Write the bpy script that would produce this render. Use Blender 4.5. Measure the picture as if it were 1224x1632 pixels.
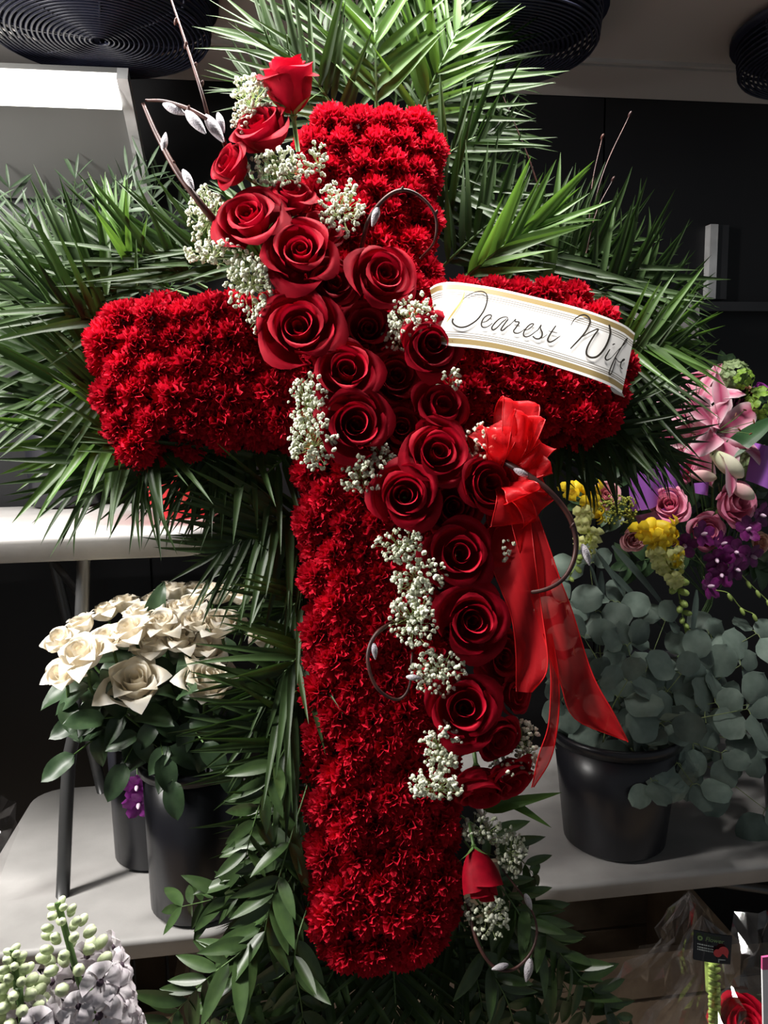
import bpy, math, random
from mathutils import Vector, Matrix, Quaternion, noise

for o in list(bpy.data.objects):
    bpy.data.objects.remove(o)
SC = bpy.context.scene
COL = SC.collection
V = Vector
pi = math.pi
RAD = math.radians

# ------------------------------------------------------------------ camera
F = 1281.0                                   # focal length in pixels of a 1224 x 1632 frame
CAM = V((0, 0, 1.65))
YAW, PITCH, ROLL = RAD(8.0), RAD(7.4), RAD(0.8)
FWD = V((math.sin(YAW) * math.cos(PITCH), math.cos(YAW) * math.cos(PITCH), -math.sin(PITCH)))
_r0 = V((math.cos(YAW), -math.sin(YAW), 0))
_u0 = _r0.cross(FWD)
RGT = _r0 * math.cos(ROLL) - _u0 * math.sin(ROLL)
UPV = RGT.cross(FWD)
cd = bpy.data.cameras.new('camera')
cam = bpy.data.objects.new('camera', cd)
COL.objects.link(cam)
m = Matrix((RGT, UPV, -FWD)).transposed().to_4x4()
m.translation = CAM
cam.matrix_world = m
cd.sensor_fit = 'VERTICAL'
cd.sensor_height = 24.0
cd.lens = 24.0 * F / 1632.0
cd.clip_start = 0.02
SC.camera = cam

# ------------------------------------------------------------------ world, lamps, exposure
W = bpy.data.worlds.new('world')
SC.world = W
W.use_nodes = True
W.node_tree.nodes['Background'].inputs[0].default_value = (0.86, 0.93, 1.0, 1)
W.node_tree.nodes['Background'].inputs[1].default_value = 0.16
vs = SC.view_settings
vs.view_transform = 'Standard'
vs.look = 'None'
vs.gamma = 1.0
vs.use_curve_mapping = False
vs.exposure = 0.0


def area(name, loc, target, sx, sy, power, col=(1, 0.97, 0.93)):
    l = bpy.data.lights.new(name, 'AREA')
    l.shape = 'RECTANGLE'
    l.size, l.size_y, l.energy, l.color = sx, sy, power, col
    o = bpy.data.objects.new(name, l)
    o.location = loc
    o.rotation_euler = (V(target) - V(loc)).to_track_quat('-Z', 'Y').to_euler()
    COL.objects.link(o)
    return o


LAMP = V((0.05, 1.31, 2.77))                 # fluorescent strip above the flowers, out of frame
area('strip_lamp_light', LAMP, LAMP - V((0, 0, 1)), 1.3, 0.12, 80)
LAMP2 = V((-1.20, 1.08, 2.22))               # second strip on the left side of the cooler, out of frame
area('side_lamp_light', LAMP2, V((-0.15, 1.30, 1.30)), 0.12, 0.9, 58)


# ------------------------------------------------------------------ pixel -> place
def ray(px, py):
    return FWD + RGT * ((px - 612) / F) + UPV * ((816 - py) / F)


def at(px, py, d):
    return CAM + ray(px, py) * d


def on_z(px, py, z):
    r = ray(px, py)
    return CAM + r * ((z - CAM.z) / r.z)


def on_y(px, py, y):
    r = ray(px, py)
    return CAM + r * ((y - CAM.y) / r.y)


LEAN = RAD(14.0)
CN = V((0, -math.cos(LEAN), math.sin(LEAN)))      # normal of the leaning cross
CX = V((1, 0, 0))
CU = V((0, math.sin(LEAN), math.cos(LEAN)))
C0 = at(600, 570, 1.25)


def cp(px, py, off=0.0):                     # point of the cross's leaning plane
    r = ray(px, py)
    return CAM + r * (((C0 + CN * off) - CAM).dot(CN) / r.dot(CN))


def depth(p):
    return (p - CAM).dot(FWD)


def smooth(pts, k=6):                        # Catmull-Rom through tuples or vectors
    pts = [V(p) for p in pts]
    P = [pts[0] * 2 - pts[1]] + pts + [pts[-1] * 2 - pts[-2]]
    out = []
    for i in range(1, len(P) - 2):
        a, b, c, d = P[i - 1], P[i], P[i + 1], P[i + 2]
        for j in range(k):
            t = j / k
            out.append(0.5 * (2 * b + (c - a) * t + (2 * a - 5 * b + 4 * c - d) * t * t + (3 * b - a - 3 * c + d) * t ** 3))
    out.append(pts[-1])
    return out


# ------------------------------------------------------------------ mesh builder and naming helpers
ORG = {}


class MB:
    def __init__(s):
        s.v, s.f, s.uv = [], [], []

    def add(s, vs, fs, uvs=None):
        n = len(s.v)
        s.v += [V(p) for p in vs]
        s.f += [tuple(i + n for i in f) for f in fs]
        s.uv += uvs if uvs else [(0, 0)] * len(vs)

    def grid(s, rows, close=False, uv=None):
        n, k = len(s.v), len(rows[0])
        for r in rows:
            s.v += [V(p) for p in r]
        nr = len(rows)
        s.uv += [(i / max(1, nr - 1), j / max(1, k - 1)) for i in range(nr) for j in range(k)]
        for i in range(nr - 1):
            for j in range(k if close else k - 1):
                j2 = (j + 1) % k
                s.f.append((n + i * k + j, n + i * k + j2, n + (i + 1) * k + j2, n + (i + 1) * k + j))

    def box(s, c, d, rz=0.0):
        c = V(c)
        q = Matrix.Rotation(rz, 3, 'Z')
        vs = [c + q @ V((x * d[0] / 2, y * d[1] / 2, z * d[2] / 2)) for x in (-1, 1) for y in (-1, 1) for z in (-1, 1)]
        s.add(vs, [(0, 1, 3, 2), (4, 6, 7, 5), (0, 4, 5, 1), (2, 3, 7, 6), (0, 2, 6, 4), (1, 5, 7, 3)])

    def tube(s, pts, rad, seg=6, cap=True):
        pts = [V(p) for p in pts]
        n = len(pts)
        rr = rad if isinstance(rad, (list, tuple)) else [rad] * n
        ref = V((0.31, 0.87, 0.39))
        rows = []
        for i, p in enumerate(pts):
            t = (pts[min(i + 1, n - 1)] - pts[max(i - 1, 0)])
            t = t.normalized() if t.length > 1e-9 else V((0, 0, 1))
            a = t.cross(ref)
            if a.length < 1e-3:
                a = t.cross(V((1, 0, 0)))
            a.normalize()
            b = t.cross(a)
            rows.append([p + (a * math.cos(2 * pi * j / seg) + b * math.sin(2 * pi * j / seg)) * rr[i] for j in range(seg)])
        k = len(s.v)
        s.grid(rows, close=True)
        if cap:
            s.f.append(tuple(k + j for j in range(seg)))
            s.f.append(tuple(k + (n - 1) * seg + j for j in range(seg - 1, -1, -1)))

    def lathe(s, prof, seg=32, o=V((0, 0, 0))):
        s.grid([[o + V((r * math.cos(2 * pi * j / seg), r * math.sin(2 * pi * j / seg), z)) for j in range(seg)] for r, z in prof], close=True)

    def blob(s, c, rx, ry=None, rz=None, axis=V((0, 0, 1)), seg=6, rings=4):
        ry = ry or rx
        rz = rz or rx
        q = V(axis).to_track_quat('Z', 'Y')
        rows = []
        for i in range(rings + 1):
            a = pi * i / rings
            rr = max(math.sin(a), 0.02)
            rows.append([V(c) + q @ V((rx * rr * math.cos(2 * pi * j / seg), ry * rr * math.sin(2 * pi * j / seg), -rz * math.cos(a))) for j in range(seg)])
        s.grid(rows, close=True)

    def mesh(s, name, mat, smooth=True, off=None):
        me = bpy.data.meshes.new(name)
        off = off or V((0, 0, 0))
        me.from_pydata([tuple(p - off) for p in s.v], [], s.f)
        uvl = me.uv_layers.new(name='UVMap')
        li = [0] * len(me.loops)
        me.loops.foreach_get('vertex_index', li)
        flat = []
        for i in li:
            flat += s.uv[i]
        uvl.data.foreach_set('uv', flat)
        if smooth:
            me.polygons.foreach_set('use_smooth', [True] * len(me.polygons))
        me.materials.append(mat)
        me.update()
        return me

    def build(s, name, mat, parent=None, smooth=True, origin=None):
        org = ORG.get(parent, V((0, 0, 0))) if parent else (origin or (sum(s.v, V((0, 0, 0))) / len(s.v)))
        o = bpy.data.objects.new(name, s.mesh(name, mat, smooth, org))
        COL.objects.link(o)
        if parent:
            o.parent = parent
        else:
            o.location = org
        ORG[o] = org
        return o


def tag(o, label, cat, group=None, kind=None):
    o['label'] = label
    o['category'] = cat
    if group:
        o['group'] = group
    if kind:
        o['kind'] = kind
    return o


def thing(name, loc, label, cat, group=None):
    o = bpy.data.objects.new(name, None)
    o.empty_display_size = 0.05
    COL.objects.link(o)
    o.location = loc
    ORG[o] = V(loc)
    return tag(o, label, cat, group)


def inst(name, me, parent, M):               # a part that shares mesh data; M in world axes
    o = bpy.data.objects.new(name, me)
    COL.objects.link(o)
    o.parent = parent
    o.matrix_basis = Matrix.Translation(-ORG[parent]) @ M
    return o


def struct(o, label=None):
    o['kind'] = 'structure'
    if label:
        o['label'] = label
    return o


def frame(p, y, nrm, sx=1, sy=1, sz=1):      # matrix with local Y along y and Z near nrm
    y = V(y).normalized()
    x = y.cross(V(nrm))
    if x.length < 1e-4:
        x = y.cross(V((0.3, 0.5, 0.8)))
    x.normalize()
    z = x.cross(y)
    M = Matrix((x * sx, y * sy, z * sz)).transposed().to_4x4()
    M.translation = p
    return M


# ------------------------------------------------------------------ materials
def mat(name, c1, c2=None, rough=0.5, scale=6.0, rand=0.0, metal=0.0, transl=0.0, sheen=0.0, alpha=1.0,
        spec=0.5, bump=0.0, bscale=40.0, emit=0.0, detail=3.0, tcol=None, coat=0.0):
    m = bpy.data.materials.new(name)
    m.use_nodes = True
    nt = m.node_tree
    N, L = nt.nodes, nt.links
    b = N['Principled BSDF']
    out = N['Material Output']
    tc = N.new('ShaderNodeTexCoord')
    nz = N.new('ShaderNodeTexNoise')
    nz.inputs['Scale'].default_value = scale
    nz.inputs['Detail'].default_value = detail
    L.new(tc.outputs['Object'], nz.inputs['Vector'])
    rp = N.new('ShaderNodeValToRGB')
    c2 = c2 or tuple(x * 0.75 for x in c1)
    rp.color_ramp.elements[0].position = 0.35
    rp.color_ramp.elements[1].position = 0.65
    rp.color_ramp.elements[0].color = (*c2, 1)
    rp.color_ramp.elements[1].color = (*c1, 1)
    L.new(nz.outputs['Fac'], rp.inputs['Fac'])
    src = rp.outputs['Color']
    if rand:
        oi = N.new('ShaderNodeObjectInfo')
        mr = N.new('ShaderNodeMapRange')
        mr.inputs['To Min'].default_value = 1 - rand
        mr.inputs['To Max'].default_value = 1 + rand
        L.new(oi.outputs['Random'], mr.inputs['Value'])
        hs = N.new('ShaderNodeHueSaturation')
        L.new(mr.outputs['Result'], hs.inputs['Value'])
        L.new(src, hs.inputs['Color'])
        src = hs.outputs['Color']
    L.new(src, b.inputs['Base Color'])
    b.inputs['Roughness'].default_value = rough
    b.inputs['Metallic'].default_value = metal
    b.inputs['Specular IOR Level'].default_value = spec
    b.inputs['Alpha'].default_value = alpha
    if sheen:
        b.inputs['Sheen Weight'].default_value = sheen
        b.inputs['Sheen Roughness'].default_value = 0.4
    if coat:
        b.inputs['Coat Weight'].default_value = coat
    if emit:
        b.inputs['Emission Color'].default_value = (*c1, 1)
        b.inputs['Emission Strength'].default_value = emit
    if bump:
        n2 = N.new('ShaderNodeTexNoise')
        n2.inputs['Scale'].default_value = bscale
        n2.inputs['Detail'].default_value = 4
        L.new(tc.outputs['Object'], n2.inputs['Vector'])
        bp = N.new('ShaderNodeBump')
        bp.inputs['Strength'].default_value = bump
        bp.inputs['Distance'].default_value = 0.01
        L.new(n2.outputs['Fac'], bp.inputs['Height'])
        L.new(bp.outputs['Normal'], b.inputs['Normal'])
    if transl:
        tr = N.new('ShaderNodeBsdfTranslucent')
        if tcol:
            tr.inputs['Color'].default_value = (*tcol, 1)
        else:
            L.new(src, tr.inputs['Color'])
        mx = N.new('ShaderNodeMixShader')
        mx.inputs['Fac'].default_value = transl
        L.new(b.outputs[0], mx.inputs[1])
        L.new(tr.outputs[0], mx.inputs[2])
        L.new(mx.outputs[0], out.inputs['Surface'])
    return m


M = {}
M['carn'] = mat('red_carnation', (0.60, 0.008, 0.030), (0.47, 0.005, 0.022), 0.75, 3, 0.16, transl=0.22, spec=0.15)
M['rose'] = mat('red_rose_petal', (0.36, 0.003, 0.016), (0.27, 0.002, 0.012), 0.58, 2.2, 0.14, transl=0.14, spec=0.09)
M['white_rose'] = mat('cream_rose_petal', (0.94, 0.90, 0.82), (0.92, 0.83, 0.66), 0.55, 1.6, 0.05, transl=0.25, spec=0.25)
M['pink_rose'] = mat('pink_rose_petal', (0.86, 0.38, 0.50), (0.80, 0.20, 0.36), 0.5, 1.8, 0.10, transl=0.2, spec=0.3)
M['pale_pink'] = mat('pale_pink_rose_petal', (0.84, 0.48, 0.50), (0.78, 0.36, 0.40), 0.5, 1.8, 0.10, transl=0.2, spec=0.3)
M['peach'] = mat('peach_petal', (0.80, 0.50, 0.36), (0.75, 0.38, 0.26), 0.55, 1.8, 0.10, transl=0.2)
M['foam'] = mat('dark_foam', (0.05, 0.004, 0.006), (0.03, 0.006, 0.006), 0.9, 20)
M['palm'] = mat('palm_leaf', (0.036, 0.064, 0.020), (0.020, 0.040, 0.013), 0.42, 3, 0.35, transl=0.10, spec=0.22, tcol=(0.065, 0.15, 0.025))
M['palm_bright'] = mat('young_palm_leaf', (0.066, 0.13, 0.026), (0.044, 0.095, 0.018), 0.40, 3, 0.25, transl=0.20, spec=0.32, tcol=(0.16, 0.34, 0.04))
M['stem'] = mat('green_stem', (0.09, 0.17, 0.045), (0.06, 0.12, 0.03), 0.5, 12)
M['sepal'] = mat('green_sepal', (0.12, 0.22, 0.06), (0.08, 0.16, 0.04), 0.5, 6)
M['ruscus'] = mat('ruscus_leaf', (0.052, 0.094, 0.028), (0.032, 0.064, 0.020), 0.34, 3, 0.3, transl=0.15, spec=0.5)
M['willow_leaf'] = mat('narrow_grey_leaf', (0.10, 0.15, 0.085), (0.06, 0.105, 0.055), 0.40, 3, 0.35, transl=0.18, spec=0.45)
M['euc'] = mat('eucalyptus_leaf', (0.225, 0.29, 0.245), (0.17, 0.23, 0.19), 0.55, 2.5, 0.38, transl=0.06, spec=0.35)
M['rose_leaf'] = mat('rose_leaf', (0.043, 0.082, 0.034), (0.027, 0.056, 0.024), 0.40, 3, 0.3, transl=0.08, spec=0.45)
M['breath'] = mat('babys_breath', (0.74, 0.75, 0.64), (0.56, 0.60, 0.43), 0.7, 60, transl=0.2)
M['breath_stem'] = mat('pale_green_stem', (0.36, 0.44, 0.18), (0.24, 0.32, 0.11), 0.6, 20)
M['twig'] = mat('willow_twig', (0.070, 0.026, 0.020), (0.030, 0.012, 0.012), 0.42, 30, spec=0.35)
M['catkin'] = mat('silver_catkin', (0.50, 0.48, 0.50), (0.26, 0.24, 0.27), 0.85, 60, sheen=0.3, bump=0.4, bscale=500)
M['paper'] = mat('white_ribbon', (0.86, 0.83, 0.80), None, 0.38, 3)
M['ink'] = mat('dark_ink', (0.016, 0.013, 0.011), (0.024, 0.019, 0.014), 0.85, 60, spec=0.08)
M['gold'] = mat('gold_foil', (0.42, 0.30, 0.09), (0.30, 0.21, 0.06), 0.35, 60, metal=0.6)
M['plastic'] = mat('white_table_plastic', (0.45, 0.435, 0.42), (0.29, 0.28, 0.27), 0.48, 4.5, detail=6, bump=0.03, bscale=220)
M['black_plastic'] = mat('black_bucket_plastic', (0.016, 0.016, 0.021), (0.011, 0.011, 0.015), 0.33, 3, bump=0.02, bscale=60)
M['leg'] = mat('grey_leg_metal', (0.11, 0.11, 0.11), (0.08, 0.08, 0.08), 0.35, 8, metal=0.5)
M['guard'] = mat('black_wire', (0.014, 0.016, 0.036), (0.009, 0.010, 0.024), 0.42, 20)
M['unit'] = mat('cooler_grey_metal', (0.46, 0.43, 0.405), (0.42, 0.39, 0.37), 0.55, 1.5, spec=0.3)
M['unit_trim'] = mat('cooler_trim', (0.50, 0.48, 0.46), (0.42, 0.40, 0.38), 0.45, 5)
M['wall'] = mat('black_wall', (0.0085, 0.0085, 0.0095), (0.006, 0.006, 0.007), 0.42, 2, spec=0.3)
M['ledge'] = mat('black_ledge', (0.02, 0.02, 0.022), (0.012, 0.012, 0.014), 0.35, 4)
M['panel'] = mat('grey_panel', (0.135, 0.135, 0.13), (0.12, 0.12, 0.115), 0.5, 2)
M['lens'] = mat('lamp_lens', (1.0, 0.97, 0.92), (0.98, 0.95, 0.9), 0.5, 2, emit=3.0)
M['metal'] = mat('aluminium_trim', (0.66, 0.66, 0.66), (0.45, 0.45, 0.45), 0.4, 14, metal=0.4)
M['board'] = mat('worn_floor_board', (0.34, 0.26, 0.185), (0.19, 0.14, 0.10), 0.7, 7, 0.3, detail=8, bump=0.15, bscale=50)
M['floor'] = mat('dark_floor', (0.035, 0.028, 0.024), (0.02, 0.016, 0.014), 0.8, 6)
M['easel'] = mat('dark_green_wire', (0.03, 0.05, 0.035), (0.02, 0.035, 0.025), 0.4, 10, metal=0.3)


def uv_mat(name, stops, rough=0.4, axis='Y', interp='CONSTANT', transl=0.0, spec=0.5, metal_rng=None):
    m = bpy.data.materials.new(name)
    m.use_nodes = True
    N, L = m.node_tree.nodes, m.node_tree.links
    b = N['Principled BSDF']
    uv = N.new('ShaderNodeUVMap')
    sx = N.new('ShaderNodeSeparateXYZ')
    L.new(uv.outputs[0], sx.inputs[0])
    rp = N.new('ShaderNodeValToRGB')
    cr = rp.color_ramp
    cr.interpolation = interp
    cr.elements[0].position, cr.elements[0].color = stops[0][0], (*stops[0][1], 1)
    cr.elements[1].position, cr.elements[1].color = stops[1][0], (*stops[1][1], 1)
    for p, c in stops[2:]:
        e = cr.elements.new(p)
        e.color = (*c, 1)
    L.new(sx.outputs[axis], rp.inputs[0])
    L.new(rp.outputs[0], b.inputs['Base Color'])
    b.inputs['Roughness'].default_value = rough
    b.inputs['Specular IOR Level'].default_value = spec
    if transl:
        tr = N.new('ShaderNodeBsdfTranslucent')
        L.new(rp.outputs[0], tr.inputs['Color'])
        mx = N.new('ShaderNodeMixShader')
        mx.inputs['Fac'].default_value = transl
        L.new(b.outputs[0], mx.inputs[1])
        L.new(tr.outputs[0], mx.inputs[2])
        L.new(mx.outputs[0], N['Material Output'].inputs['Surface'])
    return m


def sheer(name, col, clear, rough=0.4, gloss=0.15, weave=True):
    m = bpy.data.materials.new(name)
    m.use_nodes = True
    N, L = m.node_tree.nodes, m.node_tree.links
    out = N['Material Output']
    b = N['Principled BSDF']
    b.inputs['Base Color'].default_value = (*col, 1)
    b.inputs['Roughness'].default_value = rough
    b.inputs['Specular IOR Level'].default_value = gloss
    tl = N.new('ShaderNodeBsdfTranslucent')
    tl.inputs['Color'].default_value = (*col, 1)
    tp = N.new('ShaderNodeBsdfTransparent')
    tp.inputs['Color'].default_value = (*[0.35 + 0.65 * (c / max(col)) for c in col], 1)
    m1 = N.new('ShaderNodeMixShader')
    m1.inputs[0].default_value = 0.45
    L.new(b.outputs[0], m1.inputs[1])
    L.new(tl.outputs[0], m1.inputs[2])
    m2 = N.new('ShaderNodeMixShader')
    L.new(m1.outputs[0], m2.inputs[1])
    L.new(tp.outputs[0], m2.inputs[2])
    m2.inputs[0].default_value = clear
    if weave:
        tc = N.new('ShaderNodeTexCoord')
        nz = N.new('ShaderNodeTexNoise')
        nz.inputs['Scale'].default_value = 18
        L.new(tc.outputs['Object'], nz.inputs['Vector'])
        mr = N.new('ShaderNodeMapRange')
        mr.inputs['To Min'].default_value = clear - 0.15
        mr.inputs['To Max'].default_value = clear + 0.15
        L.new(nz.outputs['Fac'], mr.inputs['Value'])
        L.new(mr.outputs['Result'], m2.inputs[0])
    L.new(m2.outputs[0], out.inputs['Surface'])
    return m


def film(name, gloss=0.12, tint=(0.96, 0.95, 0.95)):
    m = bpy.data.materials.new(name)
    m.use_nodes = True
    N, L = m.node_tree.nodes, m.node_tree.links
    g = N.new('ShaderNodeBsdfGlossy')
    g.inputs['Roughness'].default_value = 0.04
    tp = N.new('ShaderNodeBsdfTransparent')
    tp.inputs['Color'].default_value = (*tint, 1)
    df = N.new('ShaderNodeBsdfDiffuse')
    df.inputs['Color'].default_value = (0.25, 0.24, 0.24, 1)
    a = N.new('ShaderNodeMixShader')
    a.inputs[0].default_value = 0.2
    L.new(g.outputs[0], a.inputs[1])
    L.new(df.outputs[0], a.inputs[2])
    tc = N.new('ShaderNodeTexCoord')
    nz = N.new('ShaderNodeTexNoise')
    nz.inputs['Scale'].default_value = 30
    L.new(tc.outputs['Object'], nz.inputs['Vector'])
    mr = N.new('ShaderNodeMapRange')
    mr.inputs['From Min'].default_value = 0.35
    mr.inputs['From Max'].default_value = 0.75
    mr.inputs['To Min'].default_value = 1 - gloss * 0.6
    mr.inputs['To Max'].default_value = 1 - gloss * 2.0
    L.new(nz.outputs['Fac'], mr.inputs['Value'])
    mx = N.new('ShaderNodeMixShader')
    L.new(mr.outputs[0], mx.inputs[0])
    L.new(a.outputs[0], mx.inputs[1])
    L.new(tp.outputs[0], mx.inputs[2])
    L.new(mx.outputs[0], N['Material Output'].inputs['Surface'])
    return m


# ================================================================== THE SETTING
CEIL = 2.45
YW = on_z(900, 141, CEIL).y                  # back wall meets the cooling unit here
# floor of boards
fb = MB()
fb.box((0.3, 1.2, -0.03), (4.2, 3.4, 0.02))
floor = struct(fb.build('floor', M['floor'], smooth=False, origin=V((0.3, 1.2, 0))), 'dark brown worn board floor under the tables')
ORG[floor] = V((0.3, 1.2, 0))
bm_ = MB()
bm_.box((0, 0, -0.0125), (1.38, 0.136, 0.025))
bme = bm_.mesh('board', M['board'], False)
rnd = random.Random(4)
for r in range(18):
    yy = 0.06 + r * 0.142
    sh = rnd.uniform(-0.6, 0.6)
    for k in range(-2, 3):
        x = 0.3 + sh + k * 1.39
        if -2.1 < x < 2.6:
            inst('board', bme, floor, Matrix.Translation((x, yy, rnd.uniform(-0.004, 0.002))))
# back wall: black panels with fine seams
wb = MB()
wb.box((0.4, YW + 0.06, 1.3), (5.0, 0.04, 2.9))
wall = struct(wb.build('wall_back', M['wall'], smooth=False, origin=V((0.4, YW + 0.06, 0))), 'black wall of the flower cooler')
xs = [-2.1, -1.15, on_y(205, 250, YW).x, on_y(420, 250, YW).x, on_y(967, 250, YW).x, on_y(1380, 250, YW).x, 2.9]
for a, b in zip(xs[:-1], xs[1:]):
    p = MB()
    p.box(((a + b) / 2, YW + 0.03, 1.275), (b - a - 0.006, 0.025, 2.55))
    p.build('wall_panel', M['wall'], wall, smooth=False)
# ledge and upright metal strip at the right
lz = on_y(1150, 480, YW - 0.05).z
lg = MB()
lx = on_y(985, 480, YW).x
lg.box((lx + 0.9, YW - 0.01, lz - 0.012), (1.8, 0.06, 0.024))
struct(lg.build('trim_1', M['ledge'], smooth=False), 'black ledge along the black back wall')
st = MB()
a, b = on_y(1137, 357, YW - 0.01), on_y(1137, 476, YW - 0.01)
st.box(((a.x + b.x) / 2, YW + 0.006, (a.z + b.z) / 2), (0.022, 0.03, a.z - b.z))
struct(st.build('trim_2', M['metal'], smooth=False), 'upright bare metal strip on the black back wall')
st = MB()
st.box((a.x + 0.035, YW + 0.008, (a.z + b.z) / 2), (0.03, 0.02, a.z - b.z))
struct(st.build('trim_3', M['ledge'], smooth=False), 'black slotted upright beside the metal strip')
# left wall and ceiling beyond the frame
wl = MB()
wl.box((-1.95, 1.0, 1.3), (0.05, 3.0, 2.9))
struct(wl.build('wall_left', M['wall'], smooth=False), 'black left side wall of the cooler')
cl = MB()
cl.box((0.4, 0.75, 2.86), (5.0, 3.4, 0.05))
struct(cl.build('ceiling', M['panel'], smooth=False), 'grey cooler ceiling above the cooling unit')

# cooling unit with three downward fans
cu = thing('cooling_unit', V((0.35, 1.9, CEIL)), 'grey cooling unit with black caged fans hanging under the ceiling', 'cooling unit')
c = MB()
c.box((0.35, (1.46 + YW + 0.015) / 2, CEIL + 0.185), (4.0, YW + 0.015 - 1.46, 0.37))
c.build('casing', M['unit'], cu, smooth=False)
c = MB()
ysm = on_z(1040, 98, CEIL).y
c.box((0.35, ysm, CEIL - 0.004), (4.0, 0.010, 0.010))
c.build('seam_bead', M['unit_trim'], cu, smooth=False)
c = MB()
c.box((0.35, (ysm + YW + 0.015) / 2 + 0.005, CEIL - 0.006), (4.0, YW + 0.015 - ysm - 0.012, 0.012))
c.build('edge_strip', M['unit'], cu, smooth=False)
FR = 0.215
gd = MB()
rings = 21
for i in range(rings):
    r = 0.018 + (FR - 0.03) * i / (rings - 1)
    z = -0.085 + 0.012 * (r / FR) ** 2
    gd.tube([V((r * math.cos(2 * pi * j / 48), r * math.sin(2 * pi * j / 48), z)) for j in range(49)], 0.0026, 5, cap=False)
for i in range(7):
    z = -0.068 + 0.068 * i / 6
    r = FR - 0.008 + 0.008 * i / 6
    gd.tube([V((r * math.cos(2 * pi * j / 48), r * math.sin(2 * pi * j / 48), z)) for j in range(49)], 0.0028, 5, cap=False)
for k in range(8):
    a = 2 * pi * k / 8 + 0.2
    gd.tube([V((0.015 * math.cos(a), 0.015 * math.sin(a), -0.082)), V((0.13 * math.cos(a), 0.13 * math.sin(a), -0.080)),
             V(((FR - .012) * math.cos(a), (FR - .012) * math.sin(a), -0.068)), V((FR * math.cos(a), FR * math.sin(a), 0))], 0.003, 5)
gme = gd.mesh('wire_guard', M['guard'])
sh = MB()
sh.lathe([(FR + 0.012, 0.0), (FR + 0.012, -0.012), (FR - 0.012, -0.012), (FR - 0.018, -0.03), (FR - 0.025, -0.002), (0.001, -0.001)], 40)
sme = sh.mesh('fan_shroud', M['guard'])
hb = MB()
hb.lathe([(0.001, -0.066), (0.045, -0.064), (0.055, -0.05), (0.055, -0.002)], 20)
hme = hb.mesh('fan_motor', M['guard'])
bl = MB()
rows = []
for i in range(5):
    r = 0.05 + 0.125 * i / 4
    w = 0.03 + 0.10 * i / 4
    rows.append([V((r, w * (j / 4 - 0.5), -0.035 + 0.030 * (j / 4 - 0.5))) for j in range(5)])
bl.grid(rows)
blme = bl.mesh('fan_blade', M['guard'])
for (fx, fy) in ((156, 14), (786, 40), (1346, 66)):
    c = on_z(fx, fy, CEIL - 0.04)
    T = Matrix.Translation((c.x, c.y, CEIL - 0.012))
    inst('fan_shroud', sme, cu, T)
    inst('fan_motor', hme, cu, T)
    inst('wire_guard', gme, cu, T)
    for k in range(4):
        inst('fan_blade', blme, cu, T @ Matrix.Rotation(k * pi / 2 + fx, 4, 'Z'))

# lit light box with sloping panel, upper left
yA, yB = YW - 0.30, YW - 0.005
A, B = on_y(186, 116, yA), on_y(232, 320, yB)
xr = A.x
lp = thing('light_box', V((xr - 0.5, yA, A.z - 0.1)), 'sloping grey light box with a glowing white strip, upper left', 'light')
A = V((xr, yA, A.z))
B = V((xr, yB, B.z))
Wd = V((-1.1, 0, 0))
sl = (B - A)
nn = V((0, -sl.z, sl.y)).normalized()
if nn.y > 0:
    nn = -nn
nn = V((0, -abs(sl.z), -abs(sl.y))).normalized()
fr = on_y(186, 158, yA + 0.05)
tt = (A.z - fr.z) / (A.z - B.z)
Mid = A + sl * tt
p = MB()
q = [A - nn * 0.015, A + Wd - nn * 0.015, B + Wd - nn * 0.015, B - nn * 0.015, A, A + Wd, B + Wd, B]
p.add(q, [(0, 1, 2, 3), (4, 7, 6, 5), (0, 4, 5, 1), (3, 2, 6, 7), (0, 3, 7, 4), (1, 5, 6, 2)])
p.build('sloping_panel', M['panel'], lp, smooth=False)
p = MB()
e1 = 0.028
q = [A + nn * 0.001, A + Wd + nn * 0.001, Mid + Wd + nn * 0.001, Mid + nn * 0.001,
     A + nn * 0.012, A + Wd + nn * 0.012, Mid + Wd + nn * e1, Mid + nn * e1]
p.add(q, [(4, 7, 6, 5), (0, 4, 5, 1), (3, 2, 6, 7), (0, 3, 7, 4), (1, 5, 6, 2)])
p.build('glowing_lens', M['lens'], lp, smooth=False)
p = MB()
w = V((0.022, 0, 0))
q = [A - nn * 0.015, A - nn * 0.015 + w, B - nn * 0.015 + w, B - nn * 0.015, A + nn * 0.016, A + nn * 0.016 + w, B + nn * 0.016 + w, B + nn * 0.016]
p.add(q, [(0, 1, 2, 3), (4, 7, 6, 5), (0, 4, 5, 1), (3, 2, 6, 7), (0, 3, 7, 4), (1, 5, 6, 2)])
p.build('side_trim', M['metal'], lp, smooth=False)

# strip lamp above the flowers (its light is set at the top)
sp = thing('strip_lamp', LAMP + V((0, 0, 0.03)), 'white fluorescent strip lamp mounted above the flowers', 'lamp')
c = MB()
c.box(LAMP + V((0, 0, 0.035)), (1.4, 0.14, 0.05))
c.build('housing', M['unit_trim'], sp, smooth=False)
for s in (-1, 1):
    c = MB()
    c.tube([LAMP + V((s * 0.5, 0, 0.05)), LAMP + V((s * 0.5, 0, 0.068))], 0.006, 8)
    c.build('hanger', M['metal'], sp)


sp = thing('strip_lamp', LAMP2 + V((0, 0, 0.03)), 'white fluorescent strip lamp on the left side of the cooler', 'lamp')
_d = (V((-0.15, 1.30, 1.30)) - LAMP2).normalized()
c = MB()
c.tube([LAMP2 - _d * 0.045 + V((0, -0.48, 0)), LAMP2 - _d * 0.045 + V((0, 0.48, 0))], 0.035, 12)
c.build('housing', M['unit_trim'], sp)
c = MB()
c.tube([LAMP2 - _d * 0.06, V((-1.92, 0.98, 2.34))], 0.012, 8)
c.build('wall_bracket', M['metal'], sp)

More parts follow.
